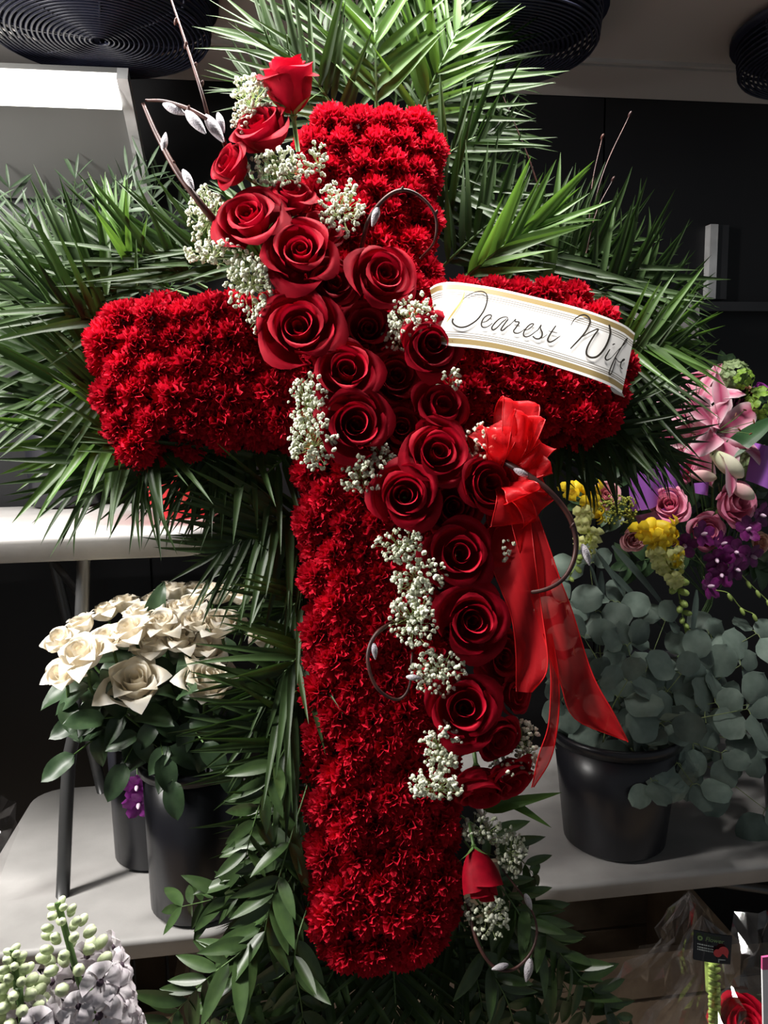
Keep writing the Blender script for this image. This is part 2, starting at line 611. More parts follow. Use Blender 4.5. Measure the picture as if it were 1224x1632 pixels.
# ------------------------------------------------------------------ tables
def rounded_rect(x0, x1, y0, y1, r, seg=6):
    pts = []
    for cx, cy, a0 in ((x1 - r, y1 - r, 0), (x0 + r, y1 - r, 90), (x0 + r, y0 + r, 180), (x1 - r, y0 + r, 270)):
        for k in range(seg + 1):
            a = RAD(a0 + 90 * k / seg)
            pts.append((cx + r * math.cos(a), cy + r * math.sin(a)))
    return pts


def tabletop(mb, x0, x1, y0, y1, z, th=0.045, r=0.07, bev=0.008):
    def ring(ins, zz):
        return [V((x, y, zz)) for x, y in rounded_rect(x0 + ins, x1 - ins, y0 + ins, y1 - ins, max(r - ins, 0.01))]
    rows = [ring(bev * 2.5, z - th), ring(bev * 0.6, z - th + bev * 0.8), ring(0.002, z - bev * 1.6), ring(0.0, z - bev), ring(bev * 0.4, z - bev * 0.3), ring(bev * 1.2, z)]
    n = len(mb.v)
    mb.grid(rows, close=True)
    k = len(rows[0])
    mb.f.append(tuple(n + j for j in range(k - 1, -1, -1)))
    mb.f.append(tuple(n + 5 * k + j for j in range(k)))


TZ = 0.74
# lower left table
x0, yb, yf = on_z(12, 1335, TZ).x, on_z(130, 1252, TZ).y, on_z(200, 1500, TZ).y
x1 = on_z(395, 1470, TZ).x
LT = (x0, x1, yf, yb)
t = thing('folding_table', V(((x0 + x1) / 2, (yf + yb) / 2, 0)), 'low white plastic folding table carrying the cream roses', 'table', 'white folding tables')
c = MB()
tabletop(c, x0, x1, yf, yb, TZ)
c.build('tabletop', M['plastic'], t)
for xx in (x0 + 0.10, x1 - 0.10):
    for yy in (yf + 0.07, yb - 0.07):
        c = MB()
        c.tube([V((xx, yy, TZ - 0.04)), V((xx, yy, 0.0))], 0.013, 10)
        c.build('leg', M['leg'], t)
    c = MB()
    c.tube([V((xx, yf + 0.07, 0.25)), V((xx, yb - 0.07, 0.25))], 0.010, 8)
    c.build('stretcher', M['leg'], t)
# lower right table
rx0, ryf = on_z(838, 1420, TZ).x, on_z(1030, 1398, TZ).y
RT = (rx0, rx0 + 1.5, ryf, ryf + 0.62)
t = thing('folding_table', V((rx0 + 0.75, ryf + 0.3, 0)), 'white plastic folding table under the eucalyptus bucket', 'table', 'white folding tables')
c = MB()
tabletop(c, rx0, rx0 + 1.5, ryf, ryf + 0.62, TZ)
c.build('tabletop', M['plastic'], t)
for xx in (rx0 + 0.62, rx0 + 1.4):
    for yy in (ryf + 0.07, ryf + 0.55):
        c = MB()
        c.tube([V((xx, yy, TZ - 0.04)), V((xx, yy, 0.0))], 0.013, 10)
        c.build('leg', M['leg'], t)
    c = MB()
    c.tube([V((xx, ryf + 0.07, 0.62)), V((xx - 0.3, ryf + 0.07, TZ - 0.045))], 0.009, 8)
    c.build('brace', M['leg'], t)
# raised left table standing on the lower one
UZ = 1.43
uyf, uyb = on_z(120, 853, UZ).y, on_z(60, 806, UZ).y
ux1 = on_z(335, 845, UZ).x
UT = (-1.7, ux1, uyf, uyb)
f1 = on_z(100, 1428, TZ)
f2 = on_z(163, 1262, TZ)
t = thing('folding_table', V(((ux1 - 1.7) / 2, (uyf + uyb) / 2, TZ)), 'raised narrow white folding table behind the cross, left', 'table', 'white folding tables')
c = MB()
tabletop(c, -1.7, ux1, uyf, uyb, UZ, th=0.05, r=0.06)
c.build('tabletop', M['plastic'], t)
h1 = V((on_y(134, 882, uyf + 0.05).x, uyf + 0.05, UZ - 0.045))
h2 = V((on_y(76, 882, uyb - 0.08).x, uyb - 0.08, UZ - 0.045))
mid = h1.lerp(f1, 0.5) + V((0.012, -0.02, 0))
for a, b in ((h1, f1), (h2, f2)):
    c = MB()
    c.tube(smooth([a, a.lerp(b, 0.45) + V((0.006, -0.004, 0)), a.lerp(b, 0.62) + V((-0.004, 0, 0)), b], 4), 0.0125, 12)
    c.build('leg', M['leg'], t)
c = MB()
c.tube([h1.lerp(f1, 0.12) + V((0, 0, 0)), h2.lerp(f2, 0.12)], 0.008, 8)
c.build('stretcher', M['leg'], t)


# ------------------------------------------------------------------ black buckets
def bucket(base, r0, r1, h, label, group='black flower buckets'):
    t = thing('flower_bucket', base, label, 'bucket', group)
    c = MB()
    c.lathe([(0.001, 0.004), (r0 * 0.92, 0.003), (r0, 0.010), (r0 + (r1 - r0) * 0.5, h * 0.5), (r1, h - 0.02), (r1 - 0.004, h - 0.02), (r0 - 0.004, 0.014), (0.001, 0.014)], 40, V(base))
    c.build('body', M['black_plastic'], t)
    c = MB()
    c.lathe([(r1 - 0.004, h - 0.02), (r1 + 0.006, h - 0.022), (r1 + 0.007, h - 0.004), (r1 + 0.002, h), (r1 - 0.004, h - 0.004), (r1 - 0.004, h - 0.02)], 40, V(base))
    c.build('rim', M['black_plastic'], t)
    return t


def zl(px, py, z, dz=0.0):
    p = on_z(px, py, z)
    return V((p.x, p.y, z))


BA = zl(318, 1436, TZ)
BBk = zl(250, 1358, TZ)
BR = zl(978, 1336, TZ)
BR2 = zl(1300, 1318, TZ)
BR3 = BR + V((0.26, 0.30, 0))
BU = zl(106, 806, UZ)
bucket(BA, 0.087, 0.090, 0.29, 'tall black bucket in front holding cream roses')
bucket(BBk, 0.082, 0.086, 0.28, 'black bucket beside the purple blossom, behind the front bucket')
bucket(BR, 0.104, 0.128, 0.25, 'wide black bucket of eucalyptus on the right table')
bucket(BR2, 0.098, 0.120, 0.25, 'black bucket at the right edge of the table')
bucket(BR3, 0.098, 0.120, 0.27, 'black bucket in shade behind the eucalyptus leaves')
bucket(BU, 0.078, 0.088, 0.27, 'glossy black bucket on the raised left table')


# ------------------------------------------------------------------ wooden crates under the tables
M['crate'] = mat('rough_crate_wood', (0.42, 0.32, 0.22), (0.24, 0.17, 0.115), 0.75, 9, 0.25, detail=8, bump=0.2, bscale=60)


def crate(x0, x1, y0, y1, h, label, upright):
    t = thing('wooden_crate', V(((x0 + x1) / 2, (y0 + y1) / 2, 0)), label, 'crate', 'wooden crates under the tables')
    n = max(3, int(round((x1 - x0) / 0.13))) if upright else max(3, int(round(h / 0.12)))
    for side, yy in ((0, y0), (1, y1)):
        for k in range(n):
            c = MB()
            if upright:
                w = (x1 - x0) / n
                c.box((x0 + w * (k + 0.5), yy, h / 2 + 0.004), (w - 0.008, 0.018, h - 0.008))
            else:
                w = h / n
                c.box(((x0 + x1) / 2, yy, w * (k + 0.5) + 0.004), (x1 - x0, 0.018, w - 0.010))
            c.build('plank', M['crate'], t, smooth=False)
    for xx in (x0 + 0.012, x1 - 0.012):
        c = MB()
        c.box((xx, (y0 + y1) / 2, h / 2 + 0.004), (0.02, y1 - y0 - 0.02, h - 0.01))
        c.build('end_panel', M['crate'], t, smooth=False)


crate(LT[0] + 0.15, LT[1] - 0.14, LT[2] + 0.12, LT[3] - 0.12, 0.50, 'pale wooden crate of upright planks under the left table', True)
crate(RT[0] + 0.02, RT[0] + 0.55, RT[2] + 0.16, RT[3] - 0.06, 0.46, 'brown wooden crate of level planks under the right table', False)


# ================================================================== LEAF AND PETAL SHAPES
def leaf_mesh(name, mat_, wf, n=8, droop=0.15, fold=0.15, wav=0.0, side=2, seed=0, cup=0.0):
    """unit leaf along +Y; wf(t) is the half width"""
    rows = []
    for i in range(n + 1):
        t = i / n
        w = max(wf(t), 0.0008)
        rows.append([])
        for j in range(-side, side + 1):
            u = j / side
            z = -droop * t * t + fold * abs(u) * w + wav * math.sin(t * 9 + seed + u * 2) * abs(u) * 0.1 - cup * u * u * w
            rows[-1].append(V((u * w, t, z)))
    b = MB()
    b.grid(rows)
    return b.mesh(name, mat_)


def lance(wm, tip=1.3, base=0.6):            # narrow blade
    return lambda t: wm * (min(1.0, (t + 0.02) / 0.22) ** base) * (1 - t) ** (1 / tip) * 1.15


def oval(wm, p=0.75, q=0.55):
    return lambda t: wm * 1.9 * (max(t, 0) ** p) * (max(1 - t, 0) ** q)


LEAF = {
    'palm': [leaf_mesh('leaflet', M['palm'], lance(0.046), 7, d, f, seed=i) for i, (d, f) in enumerate(((0.05, 0.45), (0.14, 0.35), (0.26, 0.3), (-0.05, 0.5)))],
    'palm_bright': [leaf_mesh('leaflet', M['palm_bright'], lance(0.060), 7, d, f, seed=i) for i, (d, f) in enumerate(((0.04, 0.4), (0.14, 0.35), (-0.06, 0.5)))],
    'willow': [leaf_mesh('leaf', M['willow_leaf'], oval(0.085, 0.7, 0.8), 6, d, 0.3, side=1, seed=i) for i, d in enumerate((0.08, 0.25, -0.1))],
    'ruscus': [leaf_mesh('leaf', M['ruscus'], oval(0.20, 0.6, 0.9), 8, d, 0.25, seed=i) for i, d in enumerate((0.1, 0.28, 0.0))],
    'euc': [leaf_mesh('leaf', M['euc'], oval(0.46, 0.5, 0.5), 8, d, -0.1, 0.5, seed=i, cup=c) for i, (d, c) in enumerate(((0.05, 0.1), (0.15, 0.25), (-0.05, -0.15)))],
    'rose': [leaf_mesh('leaf', M['rose_leaf'], oval(0.34, 0.5, 0.75), 8, d, 0.3, 0.3, seed=i) for i, d in enumerate((0.1, 0.3, 0.45))],
    'sepal': [leaf_mesh('sepal', M['sepal'], lance(0.11), 5, 0.2, 0.2, side=1)],
}


# ================================================================== THE FLORAL CROSS
OUT = [(486, 300), (486, 190), (505, 158), (555, 144), (610, 137), (665, 150), (702, 180), (711, 215), (699, 300), (697, 440),
       (780, 441), (880, 438), (955, 448), (998, 474), (1013, 535), (1019, 600), (1003, 650), (985, 688), (950, 698), (850, 686), (752, 684),
       (745, 800), (742, 1000), (738, 1200), (738, 1330), (743, 1450), (735, 1508), (700, 1548), (640, 1566), (575, 1570), (525, 1546), (506, 1500),
       (501, 1380), (499, 1200), (498, 1000), (490, 860), (482, 700),
       (430, 690), (335, 704), (250, 716), (215, 734), (185, 728), (160, 690), (141, 600), (137, 540), (150, 490), (180, 462), (260, 451), (380, 452), (484, 452)]


def to_plane(px, py):
    d = cp(px, py) - C0
    return (d.dot(CX), d.dot(CU))


def pl(a, b, off=0.0):
    return C0 + CX * a + CU * b + CN * off


POLY = [to_plane(*p) for p in OUT]
NP = len(POLY)


def inside(p):
    r = False
    for i in range(NP):
        (x1, y1), (x2, y2) = POLY[i], POLY[i - 1]
        if (y1 > p[1]) != (y2 > p[1]) and p[0] < (x2 - x1) * (p[1] - y1) / (y2 - y1) + x1:
            r = not r
    return r


def edge_dist(p):                            # distance to outline and inward direction there
    best = (9, (0, 0))
    for i in range(NP):
        a, b = V(POLY[i - 1]), V(POLY[i])
        ab = b - a
        t = max(0, min(1, (V(p) - a).dot(ab) / ab.length_squared))
        q = a + ab * t
        d = (V(p) - q).length
        if d < best[0]:
            best = (d, (V(p) - q))
    return best


cross_base = cp(620, 1565, -0.06)
cross = thing('floral_cross', cross_base, 'large upright cross covered in red carnations', 'floral cross')
# foam body
ctr = []
for i in range(NP):
    a, b, c = V(POLY[i - 1]), V(POLY[i]), V(POLY[(i + 1) % NP])
    n1 = V((-(b - a).y, (b - a).x)).normalized()
    n2 = V((-(c - b).y, (c - b).x)).normalized()
    nn_ = (n1 + n2).normalized()
    ctr.append(b + nn_ * 0.030)
if not inside(tuple(ctr[0])):
    ctr = [V(POLY[i]) * 2 - ctr[i] for i in range(NP)]
fm = MB()
fm.grid([[pl(p.x, p.y, off) for p in ctr] for off in (-0.115, -0.030)], close=True)
fm.f.append(tuple(range(NP)))
fm.f.append(tuple(range(2 * NP - 1, NP - 1, -1)))
fm.build('foam_base', M['foam'], cross, smooth=False)


def carnation_mesh(seed):
    r = random.Random(seed)
    b = MB()
    n = 58
    for k in range(n):
        z = 1 - 0.98 * (k + 0.5) / n
        ph = k * 2.39996 + r.uniform(-0.3, 0.3)
        d = V((math.sqrt(1 - z * z) * math.cos(ph), math.sqrt(1 - z * z) * math.sin(ph), z * 0.85 + 0.10)).normalized()
        t = d.cross(V((r.uniform(-1, 1), r.uniform(-1, 1), r.uniform(-1, 1)))).normalized()
        nb = d.cross(t)
        w = r.uniform(0.22, 0.36)
        ln = r.uniform(0.86, 1.06)
        p0 = r.uniform(0, 6)
        rows = []
        for i, s in enumerate((0.35, 0.72, 1.0)):
            row = []
            for j in range(8):
                u = j / 3.5 - 1
                jag = (0.10 if j % 2 else -0.05) if i == 2 else 0
                wave = (0.16 * s * s) * math.sin(u * 4.4 + p0) + (r.uniform(-0.05, 0.05) if i == 2 else 0)
                row.append(d * (s * ln + jag - 0.14 * s * u * u) + t * (u * w * (0.25 + 0.75 * s)) + nb * wave)
            rows.append(row)
        b.grid(rows)
    return b.mesh('carnation', M['carn'])


CARN = [carnation_mesh(i) for i in range(6)]
rnd = random.Random(11)
SP = 0.0475
seeds = []
# side row along the outline
per = []
for i in range(NP):
    a, b = V(POLY[i - 1]), V(POLY[i])
    per.append((a, b, (b - a).length))
total = sum(x[2] for x in per)
for dep, spc, ins in ((-0.068, 0.056, 0.020),):
    s = 0.0
    while s < total:
        q = s
        for a, b, l in per:
            if q <= l:
                p = a.lerp(b, q / l)
                nrm = V((-(b - a).y, (b - a).x)).normalized()
                if not inside(tuple(p + nrm * 0.01)):
                    nrm = -nrm
                seeds.append((p + nrm * ins, dep + rnd.uniform(-0.008, 0.008), -nrm, 1.15))
                break
            q -= l
        s += spc
n_side = len(seeds)
# front face
row = 0
b_ = min(p[1] for p in POLY)
while b_ < max(p[1] for p in POLY):
    a_ = min(p[0] for p in POLY) + (row % 2) * SP / 2
    while a_ < max(p[0] for p in POLY):
        p = (a_ + rnd.uniform(-.006, .006), b_ + rnd.uniform(-.006, .006))
        if inside(p):
            d, inw = edge_dist(p)
            if d > 0.011:
                k = max(0, min(1, 1 - (d - 0.012) / 0.05))
                out = -inw.normalized() if inw.length > 1e-6 else V((0, 0))
                seeds.append((V(p), -0.026 - 0.020 * k * k + rnd.uniform(-.004, .004), out, 0.75 * k))
        a_ += SP
    b_ += SP * 0.87
    row += 1
for p, off, out, k in seeds:
    ax = (CN + (CX * out.x + CU * out.y) * k + V((rnd.uniform(-.15, .15), rnd.uniform(-.15, .15), rnd.uniform(-.15, .15)))).normalized()
    R = rnd.uniform(0.030, 0.037)
    Mx = Matrix.Translation(pl(p.x, p.y, off)) @ (ax.to_track_quat('Z', 'Y') @ Quaternion((0, 0, 1), rnd.uniform(0, 6))).to_matrix().to_4x4() @ Matrix.Scale(R, 4)
    inst('carnation', rnd.choice(CARN), cross, Mx)
print('CARNATIONS', len(seeds), n_side)

# easel
ez = thing('wire_easel', V((cross_base.x, cross_base.y + 0.25, 0)), 'dark green wire easel standing behind the red cross', 'easel')
topc = cp(600, 330, -0.135)
for sx in (-1, 1):
    c = MB()
    q = cp(600, 1500, -0.135)
    foot = topc + (q - topc) * (topc.z / (topc.z - q.z))
    c.tube([topc + V((sx * 0.03, 0, 0)), V((foot.x + sx * 0.20, foot.y, 0.0))], 0.006, 8)
    c.build('front_leg', M['easel'], ez)
c = MB()
c.tube([topc + V((0, 0.01, 0)), V((topc.x + 0.06, topc.y + 0.42, 0))], 0.006, 8)
c.build('rear_leg', M['easel'], ez)
for py in (620, 1380):
    c = MB()
    c.tube([cp(560, py, -0.128), cp(690, py, -0.128)], 0.005, 8)
    c.build('crossbar', M['easel'], ez)
for px in (575, 665):
    c = MB()
    c.tube([cp(px, 1380, -0.128), cp(px, 1385, -0.09)], 0.004, 6)
    c.build('support_hook', M['easel'], ez)


# ================================================================== ROSES
def rose_set(seed, matr, N=22, opn=1.0, point=0.0, cup=1.0, nm='petal'):
    """petal meshes of one rose head of unit radius, axis Z, base at the origin"""
    r = random.Random(seed)
    out = []
    for i in range(N):
        t = i / (N - 1)
        phi0 = i * 2.39996 + r.uniform(-0.15, 0.15)
        if t < 0.36:
            rr = 0.08 + 0.20 * (t / 0.36)
            half = 1.7 - 0.3 * t / 0.36
        elif t < 0.70:
            rr = 0.36 + 0.22 * (t - 0.36) / 0.34
            half = 1.2
        else:
            rr = 0.64 + 0.12 * (t - 0.70) / 0.30
            half = 1.05
        rr *= r.uniform(0.93, 1.07)
        half *= r.uniform(0.9, 1.1)
        zr = (0.86 + 0.20 * math.sin(pi * min(1, t * 1.1)) - 0.10 * t * t * opn) * cup * r.uniform(0.95, 1.05)
        curl = 0.005 + (0.30 * opn) * t ** 2.0
        tx, ty = r.uniform(-.09, .09), r.uniform(-.09, .09)
        ph = r.uniform(0, 6)
        rows = []
        nv, nu = 9, 10
        for a in range(nv + 1):
            v0 = a / nv
            row = []
            for b in range(nu + 1):
                u = b / nu * 2 - 1
                edge = 1 - 0.20 * abs(u) ** 2.2 - (point * 0.22 * abs(u) if t > 0.3 else 0)
                v = v0 * edge
                # profile
                w = min(v / 0.78, 1.0)
                rad = 0.05 + (rr * 1.06 - 0.05) * (1 - (1 - w) ** 2.2)
                zz = zr * (0.04 + 0.96 * w ** 1.25) * 0.92
                if v > 0.70:
                    s = (v - 0.70) / 0.30
                    rad += curl * s ** 1.5
                    zz += zr * 0.09 * s - curl * 0.75 * s ** 2.4
                    rad += 0.020 * math.sin(u * 5 + ph) * s * (0.4 + t)
                    zz += 0.020 * math.cos(u * 4 + ph) * s * (0.4 + t)
                    if point and t > 0.45:
                        pk = max(0, 1 - abs(u) * 1.6)
                        rad += point * 0.20 * pk * s * s
                        zz -= point * 0.10 * pk * s * s
                rad *= 1 + 0.085 * u * (1 - 0.3 * t)
                ang = phi0 + u * half * (0.45 + 0.55 * min(1, v * 1.9))
                row.append(V((rad * math.cos(ang) + tx * zz * (0.3 + t), rad * math.sin(ang) + ty * zz * (0.3 + t), zz)))
            rows.append(row)
        m = MB()
        m.grid(rows)
        out.append(m.mesh(nm, matr))
    return out


def unit_stem(matr, ln, r=0.07):
    c = MB()
    c.tube([V((0, 0, -ln)), V((0, 0, -0.1)), V((0, 0, 0.02))], [r, r, r * 1.9], 8)
    return c.mesh('stem', matr)


RED = [rose_set(1, M['rose'], 15, 1.0, 0.22), rose_set(2, M['rose'], 14, 0.75, 0.15, cup=1.05), rose_set(3, M['rose'], 15, 1.1, 0.28), rose_set(4, M['rose'], 14, 0.9, 0.2)]
REDTALL = rose_set(5, M['rose'], 14, 0.75, 0.2, cup=1.55)
REDBUD = rose_set(6, M['rose'], 12, 0.05, cup=2.1)
WHITE = [rose_set(11, M['white_rose'], 17, 1.15, 0.9, 1.05), rose_set(12, M['white_rose'], 16, 0.9, 0.8, 1.2), rose_set(13, M['white_rose'], 18, 1.35, 1.0, 1.0)]
PINK = [rose_set(21, M['pink_rose'], 18, 0.7, 0.3, 1.3), rose_set(22, M['pink_rose'], 18, 0.9, 0.2, 1.15)]
PALE = [rose_set(23, M['pale_pink'], 18, 0.8, 0.1, 1.1)]
PEACH = [rose_set(24, M['peach'], 16, 0.9, 0.1, 1.0)]
STEM_SHORT = unit_stem(M['stem'], 1.0)


def rose(name, front, axis, R, petals, label, cat='rose', group=None, spin=0.0, sink=0.75, stem=STEM_SHORT, sepals=0, jit=None):
    axis = V(axis).normalized()
    base = V(front) - axis * R * sink
    t = thing(name, base, label, cat, group)
    q = (axis.to_track_quat('Z', 'Y') @ Quaternion((0, 0, 1), spin)).to_matrix().to_4x4()
    t.rotation_euler = q.to_euler()
    t.scale = (R, R, R)
    for me in petals:
        o = bpy.data.objects.new(me.name.split('.')[0], me)
        COL.objects.link(o)
        o.parent = t
    if stem:
        o = bpy.data.objects.new('stem', stem)
        COL.objects.link(o)
        o.parent = t
    for k in range(sepals):
        a = k * 2 * pi / sepals
        o = bpy.data.objects.new('sepal', LEAF['sepal'][0])
        COL.objects.link(o)
        o.parent = t
        d = V((math.cos(a), math.sin(a), 0.9))
        o.matrix_basis = frame(V((0.05 * math.cos(a), 0.05 * math.sin(a), 0.0)), d, V((-math.cos(a), -math.sin(a), 1)), 1.1, 1.1, 1.1)
    return t


def rax(ax, ay):
    return (CN + RGT * ax + UPV * ay).normalized()


ROSES = [  # px, py, diameter px, tilt right, tilt up, variant, offset, label
    (460, 130, 84, -0.30, 1.45, 'T', 0.045, 'topmost red rose, upright and seen from the side'),
    (416, 205, 96, -0.55, 0.65, 1, 0.045, 'red rose just below the topmost rose, turned up left'),
    (366, 264, 74, -1.1, 0.25, 1, 0.040, 'red rose facing left beside the curved pussy willow twig'),
    (398, 346, 108, -0.30, 0.30, 0, 0.050, 'open red rose right of the left white filler, upper left'),
    (463, 312, 80, 0.05, 0.75, 2, 0.040, 'red rose directly under the upper baby\'s breath sprig'),
    (508, 364, 82, 0.25, 0.70, 3, 0.030, 'small red rose tucked behind the central upper rose'),
    (480, 402, 112, -0.05, 0.15, 2, 0.060, 'open red rose with folded petals above the paired small rose'),
    (532, 452, 82, 0.15, -0.05, 3, 0.045, 'small ruffled red rose left of the dark centred rose'),
    (612, 440, 104, 0.25, 0.10, 0, 0.050, 'dark centred red rose under the small twig arch'),
    (477, 524, 122, -0.10, 0.05, 0, 0.055, 'largest red rose at the left edge of the cluster'),
    (586, 524, 88, 0.0, 0.0, 2, 0.020, 'deep shaded red rose between the largest and the banner rose'),
    (553, 592, 106, 0.0, 0.05, 3, 0.055, 'red rose with tight swirl below the largest rose'),
    (566, 678, 108, 0.05, -0.05, 0, 0.055, 'open red rose above the hanging white filler'),
    (632, 600, 84, 0.05, 0.0, 1, 0.015, 'shaded red rose at the middle of the cross'),
    (686, 550, 96, 0.10, -0.05, 2, 0.062, 'red rose overlapping the lower left of the banner'),
    (704, 648, 92, 0.25, 0.25, 3, 0.040, 'shaded red rose below the banner, right of centre'),
    (640, 682, 80, 0.0, 0.0, 2, 0.010, 'deeply shaded red rose left of the cabbage shaped rose'),
    (697, 722, 104, 0.05, 0.10, 3, 0.060, 'cabbage shaped red rose left of the organza bow'),
    (645, 790, 104, -0.15, -0.05, 0, 0.055, 'open red rose left of centre with one lit lower petal'),
    (779, 770, 98, 0.15, 0.0, 1, 0.055, 'red rose under the start of the large twig loop'),
    (722, 806, 92, 0.0, -0.05, 2, 0.030, 'dark red rose between three lower roses'),
    (733, 884, 108, -0.05, 0.0, 3, 0.050, 'red rose right of the long white filler spray'),
    (800, 862, 76, 0.15, 0.0, 1, 0.020, 'small dark red rose behind the organza streamer'),
    (752, 990, 112, 0.0, 0.0, 0, 0.055, 'large red rose inside the lower bend of the twig loop'),
    (800, 1046, 84, 0.25, -0.1, 2, 0.020, 'shaded red rose behind the red streamer fold'),
    (740, 1128, 112, -0.10, 0.10, 3, 0.055, 'large dark red rose right of the small willow ring'),
    (792, 1176, 82, 0.35, -0.50, 1, 0.040, 'red rose turned down right beside low white filler'),
    (822, 1106, 64, 0.7, 0.0, 3, 0.015, 'small red rose peeping out beside the narrow streamer'),
    (764, 1258, 92, -0.05, -1.2, 1, 0.030, 'red rose nodding downward at the end of the cluster'),
    (812, 1245, 84, 0.45, -0.85, 2, 0.030, 'red rose hanging at the tip of the thin streamer'),
]
rnd = random.Random(7)
for px, py, dm, ax, ay, vr, off, lab in ROSES:
    P = cp(px, py, off)
    R = dm / 2 * depth(P) / F
    if vr == 'T':
        rose('red_rose', P, rax(ax, ay), R * 1.26, REDTALL, lab, group='red roses on the cross', spin=0.6, sink=0.95, sepals=5)
    else:
        rose('red_rose', P, rax(ax, ay), R * 1.16, RED[vr], lab, group='red roses on the cross', spin=rnd.uniform(0, 6), sink=0.72)
P = cp(762, 1388, 0.02)
rose('red_rose_bud', P, rax(0.12, -1.7), 30 * depth(P) / F * 1.2, REDBUD, 'single closed red rosebud low on the right side', group='red roses on the cross', sink=1.05, sepals=5)


# ================================================================== PALM FRONDS BEHIND THE CROSS
def frond(base, tip, nrm, label, group, n=15, ll=0.17, kind='palm', bend=0.04, seed=0, a0=62, a1=20, name='palm_frond', start=0.12, sag=0.0):
    r = random.Random(seed)
    base, tip = V(base), V(tip)
    L_ = (tip - base).length
    mid = base.lerp(tip, 0.5) + V(nrm).normalized() * bend + V((0, 0, sag))
    pts = smooth([base, mid, tip], 8)
    t = thing(name, base, label, 'palm frond' if name == 'palm_frond' else 'leaf', group)
    c = MB()
    m_ = len(pts)
    c.tube(pts, [0.0032 * (1 - 0.75 * i / (m_ - 1)) for i in range(m_)], 5)
    c.build('rachis', M['stem'], t)
    meshes = LEAF[kind]
    n = max(6, int(n * 1.05))
    for k in range(n):
        s = start + (1 - start) * (k + 0.5) / n
        x = s * (m_ - 1)
        i = min(int(x), m_ - 2)
        p = pts[i].lerp(pts[i + 1], x - i)
        T = (pts[i + 1] - pts[i]).normalized()
        S = T.cross(V(nrm)).normalized()
        N_ = S.cross(T)
        ang = RAD(a0 + (a1 - a0) * s)
        ln = ll * (0.55 + 0.75 * math.sin(pi * min(1, 0.18 + 0.72 * s))) * 0.85
        for sd in (-1, 1):
            a = ang + RAD(r.uniform(-9, 9))
            d = T * math.cos(a) + S * (sd * math.sin(a)) + N_ * r.uniform(0.02, 0.42)
            lz_ = N_ + S * (-sd * r.uniform(0.1, 0.7)) + V((r.uniform(-.3, .3),) * 3)
            l2 = ln * r.uniform(0.82, 1.15)
            inst('leaflet', r.choice(meshes), t, frame(p, d, lz_, l2 * r.uniform(0.85, 1.2), l2, l2))
    d = (pts[-1] - pts[-2]).normalized()
    inst('leaflet', meshes[0], t, frame(pts[-1], d, V(nrm), ll * .7, ll * 0.7, ll * 0.7))
    return t


def fr(bx, by, tx, ty, ob=-0.12, ot=-0.12, kind='palm', n=14, ll=0.16, lab='', grp='', seed=0, tilt=(0, 0), bend=0.03, **kw):
    nr = (CN + RGT * tilt[0] + UPV * tilt[1]).normalized()
    frond(cp(bx, by, ob), cp(tx, ty, ot), nr, lab, grp, n=n, ll=ll, kind=kind, seed=seed, bend=bend, **kw)


